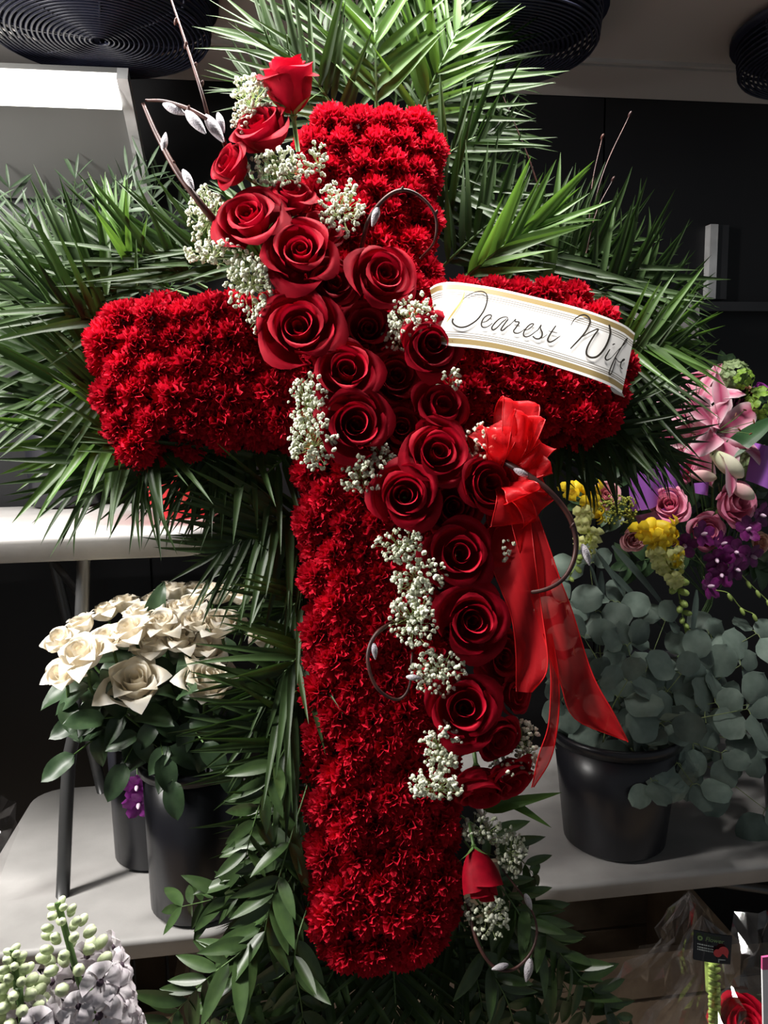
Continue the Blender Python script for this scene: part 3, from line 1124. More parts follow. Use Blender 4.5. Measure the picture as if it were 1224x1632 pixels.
G_TOP = ('palm frond fanning above the cross', 'palm fronds above the cross')
G_UR = ('palm frond between upper post and right cross arm', 'palm fronds in the upper right angle')
G_R = ('palm frond beyond the right end of the cross', 'palm fronds beyond the right arm')
G_BR = ('dark palm frond hanging under the right arm', 'palm fronds under the right arm')
G_L = ('palm frond spreading left of the left arm', 'palm fronds beyond the left arm')
G_UL = ('palm frond lying above the left cross arm', 'palm fronds above the left arm')
G_BL = ('palm frond hanging below the left arm', 'palm fronds under the left arm')
G_LL = ('palm frond left of the lower post', 'palm fronds left of the lower post')
G_B = ('dark palm frond below the cross foot', 'palm fronds below the cross')
FR = [
    # top fan
    (G_TOP, 600, 210, 588, -60, -0.10, -0.05, 'palm_bright', 12, 0.15, {}),
    (G_TOP, 585, 220, 470, -30, -0.13, -0.12, 'palm', 14, 0.16, {}),
    (G_TOP, 570, 230, 420, 50, -0.12, -0.06, 'palm', 13, 0.15, {}),
    (G_TOP, 640, 210, 700, -50, -0.13, -0.12, 'palm', 14, 0.16, {}),
    (G_TOP, 650, 220, 745, 20, -0.12, -0.08, 'palm_bright', 13, 0.15, {}),
    (G_TOP, 660, 230, 790, 70, -0.13, -0.12, 'palm', 14, 0.16, {}),
    (G_TOP, 610, 210, 545, -60, -0.16, -0.16, 'palm', 14, 0.16, {}),
    (G_TOP, 625, 210, 650, -60, -0.17, -0.17, 'palm', 14, 0.16, {}),
    (G_TOP, 540, 240, 395, 130, -0.13, -0.10, 'palm', 12, 0.12, {}),
    (G_TOP, 630, 200, 800, 130, -0.15, -0.14, 'palm', 13, 0.13, {}),
    # upper right
    (G_UR, 670, 280, 800, 205, -0.12, -0.10, 'palm', 13, 0.13, {}),
    (G_UR, 670, 330, 790, 290, -0.13, -0.12, 'palm', 13, 0.14, {}),
    (G_UR, 670, 380, 805, 345, -0.14, -0.13, 'palm', 13, 0.14, {}),
    (G_UR, 690, 440, 830, 320, -0.12, -0.10, 'palm', 13, 0.15, {}),
    (G_UR, 720, 460, 870, 350, -0.11, -0.04, 'palm_bright', 10, 0.14, dict(a0=35, a1=10)),
    (G_UR, 760, 470, 930, 390, -0.14, -0.12, 'palm', 14, 0.15, {}),
    (G_UR, 800, 470, 960, 380, -0.16, -0.16, 'palm', 14, 0.16, {}),
    (G_UR, 850, 470, 1000, 400, -0.15, -0.14, 'palm', 14, 0.15, {}),
    (G_UR, 720, 450, 850, 400, -0.16, -0.15, 'palm', 14, 0.15, {}),
    # right
    (G_R, 920, 480, 1050, 430, -0.13, -0.13, 'palm', 14, 0.15, {}),
    (G_R, 940, 500, 1090, 475, -0.14, -0.14, 'palm', 13, 0.13, {}),
    (G_R, 960, 560, 1080, 545, -0.12, -0.08, 'palm_bright', 12, 0.13, {}),
    (G_R, 960, 590, 1070, 600, -0.13, -0.10, 'palm', 13, 0.13, {}),
    (G_R, 950, 620, 1060, 650, -0.14, -0.13, 'palm', 13, 0.13, {}),
    # under right arm
    (G_BR, 900, 660, 1040, 700, -0.13, -0.10, 'palm', 14, 0.14, {}),
    (G_BR, 880, 660, 1000, 730, -0.13, -0.10, 'palm', 13, 0.13, {}),
    (G_BR, 850, 660, 940, 740, -0.14, -0.12, 'palm', 13, 0.12, {}),
    (G_BR, 830, 660, 880, 740, -0.14, -0.12, 'palm', 12, 0.12, {}),
    (G_BR, 930, 650, 1075, 730, -0.14, -0.12, 'palm', 13, 0.13, {}),
    # left
    (G_L, 210, 500, 50, 400, -0.12, -0.10, 'palm', 15, 0.15, dict(a0=48, a1=14)),
    (G_L, 210, 540, 20, 470, -0.12, -0.06, 'palm', 15, 0.15, dict(a0=48, a1=14)),
    (G_L, 210, 580, 10, 560, -0.13, -0.10, 'palm', 15, 0.15, dict(a0=48, a1=14)),
    (G_L, 210, 620, 40, 640, -0.12, -0.08, 'palm', 15, 0.15, dict(a0=48, a1=14)),
    (G_L, 220, 660, 105, 722, -0.13, -0.10, 'palm_bright', 12, 0.15, dict(a0=48, a1=14)),
    (G_L, 200, 520, 60, 470, -0.16, -0.16, 'palm', 15, 0.16, dict(a0=48, a1=14)),
    (G_L, 200, 600, 70, 600, -0.17, -0.17, 'palm', 15, 0.16, dict(a0=48, a1=14)),
    # above left arm
    (G_UL, 470, 440, 300, 390, -0.12, -0.09, 'palm', 15, 0.13, dict(a0=38, a1=12)),
    (G_UL, 420, 450, 230, 400, -0.13, -0.10, 'palm', 15, 0.14, dict(a0=38, a1=12)),
    (G_UL, 330, 460, 150, 390, -0.12, -0.08, 'palm', 15, 0.14, dict(a0=38, a1=12)),
    (G_UL, 225, 470, 185, 340, -0.11, -0.07, 'palm_bright', 6, 0.11, dict(a0=26, a1=8)),
    (G_UL, 300, 470, 120, 440, -0.15, -0.14, 'palm', 15, 0.14, dict(a0=38, a1=12)),
    (G_UL, 470, 420, 400, 330, -0.14, -0.13, 'palm', 13, 0.13, dict(a0=38, a1=12)),
    # below left arm
    (G_BL, 260, 690, 130, 770, -0.12, -0.09, 'palm', 13, 0.15, {}),
    (G_BL, 280, 690, 215, 780, -0.11, -0.07, 'palm', 12, 0.13, {}),
    (G_BL, 400, 680, 270, 770, -0.12, -0.10, 'palm', 14, 0.14, {}),
    (G_BL, 440, 680, 330, 770, -0.13, -0.10, 'palm', 14, 0.14, {}),
    (G_BL, 490, 700, 370, 810, -0.13, -0.11, 'palm', 14, 0.14, {}),
    (G_BL, 450, 680, 240, 720, -0.15, -0.14, 'palm', 14, 0.14, {}),
    # left of lower post
    (G_LL, 500, 800, 350, 880, -0.12, -0.10, 'palm', 14, 0.15, {}),
    (G_LL, 500, 840, 395, 890, -0.13, -0.11, 'palm', 14, 0.14, {}),
    (G_LL, 505, 930, 445, 985, -0.13, -0.10, 'palm', 14, 0.13, {}),
    (G_LL, 505, 1010, 430, 1095, -0.12, -0.07, 'palm', 14, 0.14, {}),
    (G_LL, 505, 1070, 400, 1165, -0.12, -0.09, 'palm', 13, 0.15, {}),
    (G_LL, 508, 1130, 410, 1230, -0.13, -0.10, 'palm', 13, 0.14, {}),
    (G_LL, 508, 1220, 430, 1330, -0.14, -0.12, 'palm', 13, 0.13, {}),
    (G_LL, 510, 1330, 440, 1450, -0.14, -0.12, 'palm', 12, 0.12, {}),
    (G_LL, 505, 870, 450, 940, -0.16, -0.15, 'palm', 14, 0.13, {}),
    # bottom
    (G_B, 560, 1480, 470, 1640, -0.13, -0.10, 'palm', 14, 0.14, {}),
    (G_B, 590, 1480, 550, 1650, -0.14, -0.12, 'palm', 14, 0.14, {}),
    (G_B, 620, 1480, 630, 1650, -0.13, -0.10, 'palm', 14, 0.14, {}),
    (G_B, 660, 1480, 710, 1640, -0.14, -0.12, 'palm', 14, 0.14, {}),
    (G_B, 690, 1470, 790, 1600, -0.13, -0.11, 'palm', 13, 0.13, {}),
    (G_B, 700, 1440, 800, 1520, -0.14, -0.13, 'palm', 12, 0.12, {}),
]
ORD = ['first', 'second', 'third', 'fourth', 'fifth', 'sixth', 'seventh', 'eighth', 'ninth', 'tenth', 'eleventh', 'twelfth']


def rank(items, key, way):                   # which one of its row, counted one way
    order = sorted(range(len(items)), key=lambda k: key(items[k]))
    return {k: ', tip %s from %s' % (ORD[r_], way) for r_, k in enumerate(order)}


SUF = {}
for G in (G_TOP, G_UR, G_R, G_BR, G_L, G_UL, G_BL, G_LL, G_B):
    ids = [k for k, f_ in enumerate(FR) if f_[0] is G]
    across = G in (G_TOP, G_UR, G_BR, G_UL, G_BL, G_B)
    rk = rank([FR[k] for k in ids], (lambda f_: f_[3]) if across else (lambda f_: f_[4]), 'the left' if across else 'the top')
    for j, k in enumerate(ids):
        SUF[k] = rk[j]
for i, (g, bx, by, tx, ty, ob, ot, kd, n, ll, kw) in enumerate(FR):
    fr(bx, by, tx, ty, ob, ot, kd, n, ll, g[0] + SUF[i], g[1], seed=100 + i, **kw)

# single long blades that stand out
BL = [(870, 460, 898, 236, 0.20, 'broad bright blade rising above the right cross arm'),
      (790, 470, 850, 380, 0.14, 'slender bright blade beside the broad one above the banner'),
      (170, 470, 165, 268, 0.20, 'broad upright blade above the left cross arm'),
      (218, 455, 216, 378, 0.10, 'short bright green blade poking up from the left arm')]
blade = leaf_mesh('blade', M['palm_bright'], lance(0.045), 9, 0.06, 0.5)
for bx, by, tx, ty, l_, lab in BL:
    a, b = cp(bx, by, -0.06), cp(tx, ty, -0.04)
    o = bpy.data.objects.new('long_grass_leaf', blade)
    COL.objects.link(o)
    l_ = (b - a).length
    o.matrix_basis = frame(a, b - a, CN, l_ * 1.15, l_, l_)
    tag(o, lab, 'leaf', 'single palm blades')


# ================================================================== BRANCHES WITH LEAVES
def branch(name, pts, label, cat, group, kind, n, ll, seed, stem_r=0.002, pair=True, spread=60, stem_mat='stem', nrm=None, start=0.15, hang=0.0, petiole=0.0):
    r = random.Random(seed)
    pts = smooth(pts, 6)
    t = thing(name, pts[0], label, cat, group)
    m_ = len(pts)
    c = MB()
    c.tube(pts, [stem_r * (1 - 0.7 * i / (m_ - 1)) for i in range(m_)], 5)
    st_ = c.build('stem', M[stem_mat], t)
    nrm = V(nrm) if nrm else (CN + V((0, 0, 0.4))).normalized()
    pet = MB()
    for k in range(n):
        s = start + (1 - start) * k / max(1, n - 1)
        x = s * (m_ - 1)
        i = min(int(x), m_ - 2)
        p = pts[i].lerp(pts[i + 1], x - i)
        T = (pts[i + 1] - pts[i]).normalized()
        S = T.cross(nrm).normalized()
        N_ = S.cross(T)
        for sd in ((-1, 1) if pair else ((-1) ** k,)):
            a = RAD(spread * r.uniform(0.6, 1.25))
            d = T * math.cos(a) + S * (sd * math.sin(a)) + N_ * r.uniform(-0.5, 0.6) + V((0, 0, -hang))
            l2 = ll * r.uniform(0.7, 1.15)
            nz_ = nrm + V((r.uniform(-.8, .8), r.uniform(-.4, .4), r.uniform(-.6, .8)))
            q = p + d.normalized() * petiole
            if petiole:
                pet.tube([p, p.lerp(q, 0.5) + V((0, 0, 0.003)), q], 0.0008, 4)
            inst('leaf', r.choice(LEAF[kind]), t, frame(q, d, nz_, l2, l2, l2))
    if pet.v:
        pet.build('petioles', M[stem_mat], t)
    inst('leaf', LEAF[kind][0], t, frame(pts[-1], pts[-1] - pts[-2], nrm, ll * .8, ll * .8, ll * .8))
    return t


# narrow-leaved greenery in the bucket on the raised table
rnd = random.Random(31)
top = BU + V((0, 0, 0.25))
tips = [(-25, 340), (15, 300), (45, 345), (75, 330), (120, 285), (140, 275), (178, 300), (205, 280), (235, 268), (255, 285), (285, 330),
        (310, 365), (-10, 420), (40, 430), (100, 390), (160, 380), (240, 380), (-20, 500), (60, 500), (330, 400), (25, 380), (200, 340)]
for i, (px, py) in enumerate(tips):
    yy = top.y + rnd.uniform(-0.12, 0.06)
    b = on_y(px, py, yy)
    a = top + V((rnd.uniform(-.05, .05), rnd.uniform(-.05, .05), -0.2))
    mid = a.lerp(b, 0.5) + V(((b.x - a.x) * -0.12, 0, 0.05))
    branch('narrow_leaf_branch', [a, mid, b], 'leafy grey-green branch standing in the bucket on the raised table', 'branch', 'branches in the raised bucket',
           'willow', 16, 0.072, 300 + i, 0.0022, True, 48, nrm=(0, -0.9, 0.4), start=0.42)

# ruscus trailing at the lower left and right of the cross
RU_L = ('ruscus stem with oval leaves left of the lower cross', 'ruscus stems at the lower left')
RU_R = ('ruscus stem with oval leaves right of the cross foot', 'ruscus stems at the lower right')
RUS = [
    (RU_L, [(500, 1180), (440, 1300), (400, 1440), (350, 1640)], 13, 0.075),
    (RU_L, [(500, 1220), (450, 1380), (420, 1500), (410, 1660)], 13, 0.075),
    (RU_L, [(500, 1300), (430, 1400), (350, 1430), (290, 1445)], 9, 0.065),
    (RU_L, [(470, 1390), (400, 1500), (330, 1560), (270, 1625)], 10, 0.08),
    (RU_L, [(490, 1330), (460, 1450), (455, 1560), (440, 1660)], 11, 0.07),
    (RU_L, [(480, 1150), (430, 1240), (400, 1330), (380, 1420)], 10, 0.07),
    (RU_L, [(460, 1440), (390, 1540), (370, 1600), (340, 1680)], 9, 0.08),
    (RU_L, [(495, 1430), (470, 1520), (480, 1600), (490, 1680)], 9, 0.07),
    (RU_R, [(735, 1300), (790, 1340), (830, 1370), (850, 1395)], 7, 0.065),
    (RU_R, [(740, 1340), (810, 1430), (880, 1540), (960, 1660)], 12, 0.075),
    (RU_R, [(740, 1400), (800, 1500), (850, 1580), (900, 1670)], 11, 0.075),
    (RU_R, [(740, 1440), (780, 1540), (810, 1600), (830, 1680)], 10, 0.075),
    (RU_R, [(735, 1480), (760, 1560), (770, 1620), (780, 1690)], 9, 0.075),
    (RU_R, [(760, 1370), (840, 1450), (910, 1540), (1000, 1640)], 12, 0.065),
]
for G in (RU_L, RU_R):
    ids = [k for k, f_ in enumerate(RUS) if f_[0] is G]
    rk = rank([RUS[k] for k in ids], lambda f_: f_[1][-1][0], 'the left')
    for j, k in enumerate(ids):
        SUF[('r', k)] = rk[j]
for i, (g, pts, n, ll) in enumerate(RUS):
    m_ = len(pts)
    branch('ruscus_stem', [cp(px, py, -0.10 + 0.05 * math.sin(pi * k / (m_ - 1)) + (0.02 if i % 2 else -0.02)) for k, (px, py) in enumerate(pts)],
           g[0] + SUF[('r', i)], 'greenery', g[1], 'ruscus', n, ll, 400 + i, 0.0018, True, 50, start=0.25)
# pair of bright leaves below the thin streamer
GL = ('bright pointed leaf below the tip of the thin streamer', 'bright leaves below the streamer')
for (bx, by, tx, ty, which) in ((770, 1290, 895, 1262, 'long upper'), (800, 1270, 880, 1318, 'lowest'), (790, 1290, 860, 1275, 'short middle')):
    a, b = cp(bx, by, -0.05), cp(tx, ty, -0.02)
    o = bpy.data.objects.new('pointed_leaf', blade)
    COL.objects.link(o)
    l_ = (b - a).length
    o.matrix_basis = frame(a, b - a, CN + V((0, 0, 0.5)), l_ * 2.2, l_, l_)
    tag(o, which + ' ' + GL[0], 'leaf', GL[1])


# ================================================================== BABY'S BREATH
def breath(px, py, rx, ry, off, label, dens=1.0, seed=0):
    r = random.Random(seed)
    c0 = cp(px, py, off)
    root = cp(px, py, -0.02) + V((0, 0, -0.01))
    s = depth(c0) / F
    t = thing('babys_breath_sprig', root, label, 'filler flower', 'baby\'s breath on the cross')
    st_, bl_ = MB(), MB()
    n = int(max(10, rx * ry / 26.0 * dens))
    for k in range(n):
        a, q = r.uniform(0, 2 * pi), math.sqrt(r.random())
        p = c0 + RGT * (rx * s * q * math.cos(a)) + UPV * (ry * s * q * math.sin(a)) + CN * (r.uniform(-0.020, 0.020) + 0.018 * (1 - q))
        if k % 2 == 0:
            st_.tube([root.lerp(c0, 0.2), root.lerp(p, 0.6) + V((r.uniform(-.008, .008), 0, r.uniform(-.008, .008))), p], 0.0005, 3, cap=False)
        R = r.uniform(0.0020, 0.0040)
        ax = V((r.uniform(-1, 1), r.uniform(-1.4, .4), r.uniform(-.5, 1))).normalized()
        bl_.blob(p, R, R, R * 0.85, ax, 6, 4)
        for w in range(3):
            bl_.blob(p + V((r.uniform(-1, 1), r.uniform(-1, 1), r.uniform(-1, 1))) * R * 0.75, R * 0.62, seg=5, rings=3)
    st_.build('stems', M['breath_stem'], t)
    o = bl_.build('blossoms', M['breath'], t)
    o['kind'] = 'stuff'
    o['label'] = 'tiny white blossoms'
    return t


BB = [
    (402, 160, 32, 38, 0.03, 'white filler sprig left of the topmost red rose'),
    (392, 195, 26, 24, 0.03, 'small white filler sprig left of the second rose'),
    (332, 345, 34, 46, 0.0, 'pale green white filler sprig behind the curved willow twig'),
    (338, 404, 44, 20, 0.03, 'white filler sprig spreading left above the left arm'),
    (398, 452, 40, 50, 0.035, 'white filler sprig drooping over the left arm'),
    (408, 505, 16, 24, 0.03, 'tip of white filler hanging onto the left arm'),
    (448, 268, 54, 30, 0.05, 'white filler sprig between the second rose and the rose pair'),
    (508, 256, 14, 24, 0.04, 'tiny white filler sprig at the left of the upper post'),
    (545, 335, 38, 42, 0.045, 'white filler sprig left of the small twig arch'),
    (655, 505, 40, 34, 0.05, 'white filler sprig left of the banner'),
    (632, 535, 24, 24, 0.035, 'white filler beside the shaded rose left of the banner'),
    (492, 640, 32, 46, 0.045, 'dense white filler sprig hanging left of the middle roses'),
    (500, 705, 40, 44, 0.045, 'dense white filler sprig at the inner corner below the left arm'),
    (576, 758, 36, 28, 0.04, 'white filler sprig below the middle open rose'),
    (606, 728, 22, 22, 0.03, 'white filler tucked right of the middle open rose'),
    (716, 606, 20, 13, 0.05, 'small greenish filler sprig under the banner rose'),
    (764, 706, 26, 30, 0.05, 'white filler sprig between the cabbage rose and the bow'),
    (636, 868, 40, 26, 0.04, 'white filler sprig below the lit petal rose'),
    (666, 916, 44, 36, 0.045, 'white filler sprig left of the lower right rose'),
    (660, 985, 38, 46, 0.045, 'white filler sprig above the small willow ring'),
    (698, 1072, 44, 38, 0.04, 'white filler sprig right of the small willow ring'),
    (702, 1190, 32, 40, 0.045, 'white filler sprig under the large dark rose'),
    (694, 1250, 50, 24, 0.045, 'lowest white filler on the face of the post'),
    (834, 1188, 24, 46, 0.02, 'white filler sprig right of the down-turned rose'),
    (800, 1222, 22, 18, 0.03, 'small white filler between the two hanging roses'),
    (770, 1322, 34, 24, -0.02, 'white filler sprig above the rosebud'),
    (814, 1356, 24, 38, -0.02, 'white filler sprig right of the rosebud'),
    (774, 1456, 34, 36, -0.02, 'white filler sprig below the rosebud'),
    (803, 876, 13, 20, 0.04, 'tiny white filler sprig beside the red streamer'),
]
for i, (px, py, rx, ry, off, lab) in enumerate(BB):
    breath(px, py, rx, ry, off, lab, 2.1, 500 + i)


# ================================================================== PUSSY WILLOW
def willow(pts, label, r0=0.0035, cats=(), buds=(), k=8):
    P = smooth([cp(*p) for p in pts], k)
    t = thing('pussy_willow_twig', P[0], label, 'twig', 'pussy willow twigs')
    m_ = len(P)
    c = MB()
    c.tube(P, [r0 * (1 - 0.55 * i / (m_ - 1)) for i in range(m_)], 8)
    c.build('twig', M['twig'], t)
    for (x, y, off, dx, dy, L_) in cats:
        p = cp(x, y, off)
        ax = (RGT * dx - UPV * dy).normalized()
        s = L_ * depth(p) / F / 2
        b = MB()
        rows = []
        q = ax.to_track_quat('Z', 'Y')
        for i in range(9):
            a = i / 8
            w = 0.40 * math.sin(pi * (0.04 + 0.92 * a)) ** 0.75 * (1.12 - 0.4 * a)
            rows.append([p + q @ V((w * s * math.cos(2 * pi * j / 10), w * s * math.sin(2 * pi * j / 10), s * (2 * a - 1))) for j in range(10)])
        b.grid(rows, close=True)
        b.build('catkin', M['catkin'], t)
    for (x, y, off) in buds:
        b = MB()
        b.blob(cp(x, y, off), 0.003, 0.003, 0.006, V((0.3, -0.5, 0.8)), 6, 4)
        b.build('bud', M['twig'], t)
    return t


willow([(372, 262, 0.0), (345, 205, 0.06), (310, 178, 0.07), (265, 162, 0.06), (232, 160, 0.05)], 'upper part of bent pussy willow with three silver catkins',
       0.0042, [(278, 174, 0.06, 1, 0.45, 40), (312, 195, 0.075, 0.7, 0.8, 48), (342, 205, 0.065, 0.6, 0.9, 52), (352, 196, 0.06, 0.3, 1, 34)], [(300, 174, .07)])
willow([(350, 362, 0.01), (320, 325, 0.05), (283, 275, 0.06), (250, 215, 0.055), (228, 165, 0.05)], 'bent pussy willow twig leaning left with two catkins', 0.0062,
       [(262, 226, 0.06, 0.15, -1, 30), (300, 286, 0.065, 0.5, 0.9, 36)], [(276, 262, .06)])
willow([(335, 200, 0.02), (322, 150, 0.05), (300, 80, 0.05), (268, -15, 0.04)], 'straight thorny looking willow twig rising at upper left', 0.0034, [],
       [(322, 134, .05), (296, 72, .05), (280, 34, .05), (311, 105, .05)])
willow([(575, 400, 0.01), (588, 350, 0.05), (615, 315, 0.07), (643, 303, 0.075), (672, 315, 0.07), (694, 345, 0.06), (692, 385, 0.04), (670, 412, 0.0)],
       'small arched willow twig on the upper post', 0.0036, [(598, 345, 0.06, -0.3, 1, 34)], [(695, 340, .06), (640, 303, .075)])
willow([(770, 718, 0.03), (820, 745, 0.075), (870, 778, 0.09), (908, 825, 0.09), (918, 875, 0.085), (900, 920, 0.08), (860, 942, 0.07), (815, 938, 0.05), (775, 905, 0.02)],
       'large looped willow twig in front of the organza bow', 0.0052, [(832, 754, 0.085, 1, 0.5, 30), (934, 884, 0.085, 0.35, 1, 36)], [(912, 838, .09)])
willow([(640, 985, 0.0), (600, 1010, 0.035), (586, 1050, 0.045), (600, 1095, 0.045), (632, 1115, 0.04), (652, 1095, 0.035), (657, 1040, 0.02)],
       'small willow ring low on the face of the post', 0.0036, [(597, 1038, 0.05, 0.1, 1, 26), (660, 1080, 0.05, 1, 0.1, 26)])
willow([(745, 1440, -0.03), (760, 1500, 0.0), (786, 1540, 0.01), (818, 1545, 0.01), (848, 1515, 0.01), (855, 1475, 0.0), (838, 1435, -0.01), (800, 1385, -0.03)],
       'thin willow loop with white catkins beside the cross foot', 0.0030, [(797, 1541, 0.015, -1, 0.3, 28), (842, 1546, 0.015, -0.2, 1, 38), (842, 1437, 0.0, 0.4, 1, 28)])
for (pts, lab) in (([(862, 310, -0.10), (838, 240, -0.09), (796, 140, -0.09)], 'thin bare twig rising right of the cross top'),
                   ([(936, 420, -0.12), (943, 300, -0.12), (960, 218, -0.12)], 'thin bare twig, left of the pair above the right arm'),
                   ([(925, 420, -0.12), (960, 280, -0.12), (1004, 182, -0.12)], 'longest thin bare twig above the right arm'),
                   ([(930, 420, -0.11), (950, 340, -0.11), (977, 286, -0.11)], 'short thin bare twig above the right arm')):
    willow(pts, lab, 0.0016, [], [(pts[-1][0], pts[-1][1], pts[-1][2])])


# ================================================================== BANNER RIBBON
RT_ = [(685, 459), (698, 452), (722, 449.5), (760, 454), (800, 461), (860, 475), (920, 490), (965, 505), (995, 518), (1012, 531)]
RB_ = [(702, 548), (716, 551), (738, 553), (765, 556), (800, 562), (850, 574), (900, 589), (945, 604), (972, 615), (991, 627)]


def interp_y(L, x):
    if x <= L[0][0]:
        return L[0][1]
    for (x1, y1), (x2, y2) in zip(L[:-1], L[1:]):
        if x <= x2:
            return y1 + (y2 - y1) * (x - x1) / (x2 - x1)
    return L[-1][1]


def roff(x, y):
    v = (y - interp_y(RT_, x)) / (interp_y(RB_, x) - interp_y(RT_, x))
    a = 0.056 + 0.034 * (v - 0.5) + 0.004 * math.sin(pi * v)
    if x < 715:
        a -= 0.040 * ((715 - x) / 30.0) ** 2
    if x > 940:
        a -= 0.045 * ((x - 940) / 70.0) ** 2
    return a


gold, line, wht = (0.26, 0.19, 0.08), (0.17, 0.15, 0.12), (0.72, 0.70, 0.68)
stops = [(0.0, wht), (0.035, gold)]
for v0, c_ in ((0.115, wht), (0.148, line), (0.162, wht), (0.178, line), (0.192, wht), (0.212, line), (0.224, wht),
               (0.768, line), (0.780, wht), (0.803, line), (0.817, wht), (0.831, line), (0.845, wht), (0.868, gold), (0.955, wht)):
    stops.append((v0, c_))
M['banner'] = uv_mat('printed_banner', stops, 0.32, 'Y')
ban = thing('banner_ribbon', cp(850, 530, 0.05), 'white and gold ribbon banner reading Dearest Wife on the right arm', 'ribbon')
tp, bt = smooth([(x, y, 0) for x, y in RT_], 6), smooth([(x, y, 0) for x, y in RB_], 6)
rows = []
for a, b in zip(tp, bt):
    rows.append([cp(a.x + (b.x - a.x) * j / 10, a.y + (b.y - a.y) * j / 10, roff(a.x + (b.x - a.x) * j / 10, a.y + (b.y - a.y) * j / 10)) for j in range(11)])
c = MB()
c.grid(rows)
o = c.build('ribbon_band', M['banner'], ban)
c = MB()                                      # curled end
rows = []
for j in range(5):
    x, y = 972 + 5.0 * j, 616 + 2.6 * j
    rows.append([cp(x, y, roff(x, y)), cp(x + 3, y + 7, roff(x, y) - 0.004), cp(x + 7 - j, y + 11 - j, roff(x, y) - 0.014), cp(x + 8 - j, y + 6, roff(x, y) - 0.022)])
c.grid(rows)
c.build('curled_end', M['paper'], ban)


def z1(x, y):
    return (680 + x / 6.8, 440 + y / 6.8)


def z2(x, y):
    return (850 + x / 6.8, 480 + y / 6.8)


def stroke(pts, conv, w0, w1, w2, mat_='ink', nm='letter_stroke'):
    P = smooth([(*conv(*p), 0) for p in pts], 6)
    n = len(P)
    rows = []
    for i, p in enumerate(P):
        t = (P[min(i + 1, n - 1)] - P[max(i - 1, 0)])
        t = t.normalized() if t.length > 1e-6 else V((1, 0, 0))
        s = i / (n - 1)
        w = (w0 * (1 - s) ** 2 + 2 * w1 * s * (1 - s) * 1.3 + w2 * s * s) / 1.4
        nr = V((-t.y, t.x, 0)) * w
        row = []
        for q in (p - nr, p, p + nr):
            row.append(cp(q.x, q.y, roff(q.x, q.y) + 0.0028))
        rows.append(row)
    c = MB()
    c.grid(rows)
    return c


LET = {
    'D': [([(410, 150), (405, 200), (383, 262), (350, 312), (300, 380), (250, 450), (215, 500)], z1, 0.6, 3.2, 0.8, 'gold'),
          ([(378, 268), (440, 215), (510, 180), (590, 165), (640, 188), (658, 232), (645, 310), (610, 390), (550, 470), (480, 522), (420, 550), (360, 555), (310, 535), (280, 500), (286, 460)], z1, 0.7, 1.7, 2.0, 'ink')],
    'e': [([(600, 503), (650, 490), (690, 455), (703, 430), (685, 420), (648, 432), (610, 470), (592, 520), (605, 552), (640, 557), (680, 537), (715, 508)], z1, 0.8, 1.9, 0.8, 'ink')],
    'a': [([(884, 480), (872, 446), (830, 446), (780, 470), (730, 520), (705, 562), (722, 584), (762, 560), (820, 500), (872, 458)], z1, 0.8, 2.0, 0.8, 'ink'),
          ([(882, 468), (850, 510), (815, 560), (806, 586), (830, 586), (870, 552), (912, 520), (942, 488)], z1, 1.2, 1.8, 0.7, 'ink')],
    'r': [([(912, 520), (945, 488), (965, 468), (958, 492), (1002, 502), (966, 560), (943, 592), (952, 614), (988, 620), (1030, 600), (1062, 572)], z1, 0.8, 2.0, 0.7, 'ink')],
    'e2': [([(1058, 592), (1108, 572), (1150, 536), (1157, 518), (1130, 520), (1090, 552), (1056, 600), (1050, 640), (1076, 659), (1120, 646), (1170, 610), (1222, 570)], z1, 0.8, 1.9, 0.8, 'ink')],
    's': [([(40, 325), (85, 256), (76, 292), (96, 340), (90, 382), (60, 408), (22, 404), (-8, 378)], z2, 0.8, 2.0, 1.4, 'ink'),
          ([(60, 408), (110, 392), (152, 358)], z2, 0.7, 0.7, 0.7, 'ink')],
    't': [([(245, 265), (200, 330), (165, 390), (156, 426), (178, 443), (215, 431), (260, 400), (295, 375)], z2, 1.4, 2.2, 0.7, 'ink'),
          ([(165, 324), (210, 333), (262, 346)], z2, 0.8, 0.9, 0.7, 'ink')],
    'W': [([(408, 260), (440, 205), (490, 165), (550, 148), (595, 170), (616, 215), (600, 270), (560, 340), (500, 412), (440, 475), (402, 515)], z2, 0.8, 2.4, 1.4, 'ink'),
          ([(402, 515), (500, 410), (590, 350), (650, 320), (705, 303), (660, 370), (610, 450), (580, 520), (576, 572), (602, 602), (642, 612), (690, 600), (740, 555), (790, 480), (825, 390), (836, 320), (820, 255)], z2, 0.7, 2.4, 2.0, 'ink')],
    'i': [([(830, 520), (800, 572), (780, 612), (792, 637), (822, 630), (852, 608)], z2, 1.2, 1.9, 0.7, 'ink'), ([(858, 474), (872, 466), (886, 462)], z2, 1.2, 1.4, 0.8, 'ink')],
    'f': [([(852, 608), (920, 530), (990, 460), (1018, 405), (998, 424), (960, 490), (910, 570), (870, 650), (835, 730), (820, 780), (832, 796), (852, 772), (876, 700), (892, 640), (892, 602)], z2, 0.7, 1.5, 0.7, 'ink')],
    'e3': [([(892, 612), (920, 652), (948, 660), (988, 634), (974, 632), (954, 662), (944, 702), (954, 726), (968, 735)], z2, 0.7, 1.5, 0.8, 'ink')],
}
for ch, sts in LET.items():
    for s_ in sts:
        c = stroke(*s_[:5])
        c.build('letter_stroke', M[s_[5]], ban)


# ================================================================== ORGANZA BOW
M['organza'] = sheer('red_organza', (0.72, 0.018, 0.026), 0.46, 0.4, 0.2)
M['satin'] = mat('red_ribbon_edge', (0.70, 0.012, 0.016), (0.60, 0.01, 0.014), 0.35, 10, transl=0.3, spec=0.5)
bow = thing('organza_bow', cp(800, 760, 0.02), 'sheer red organza bow with long streamers on the right', 'bow')


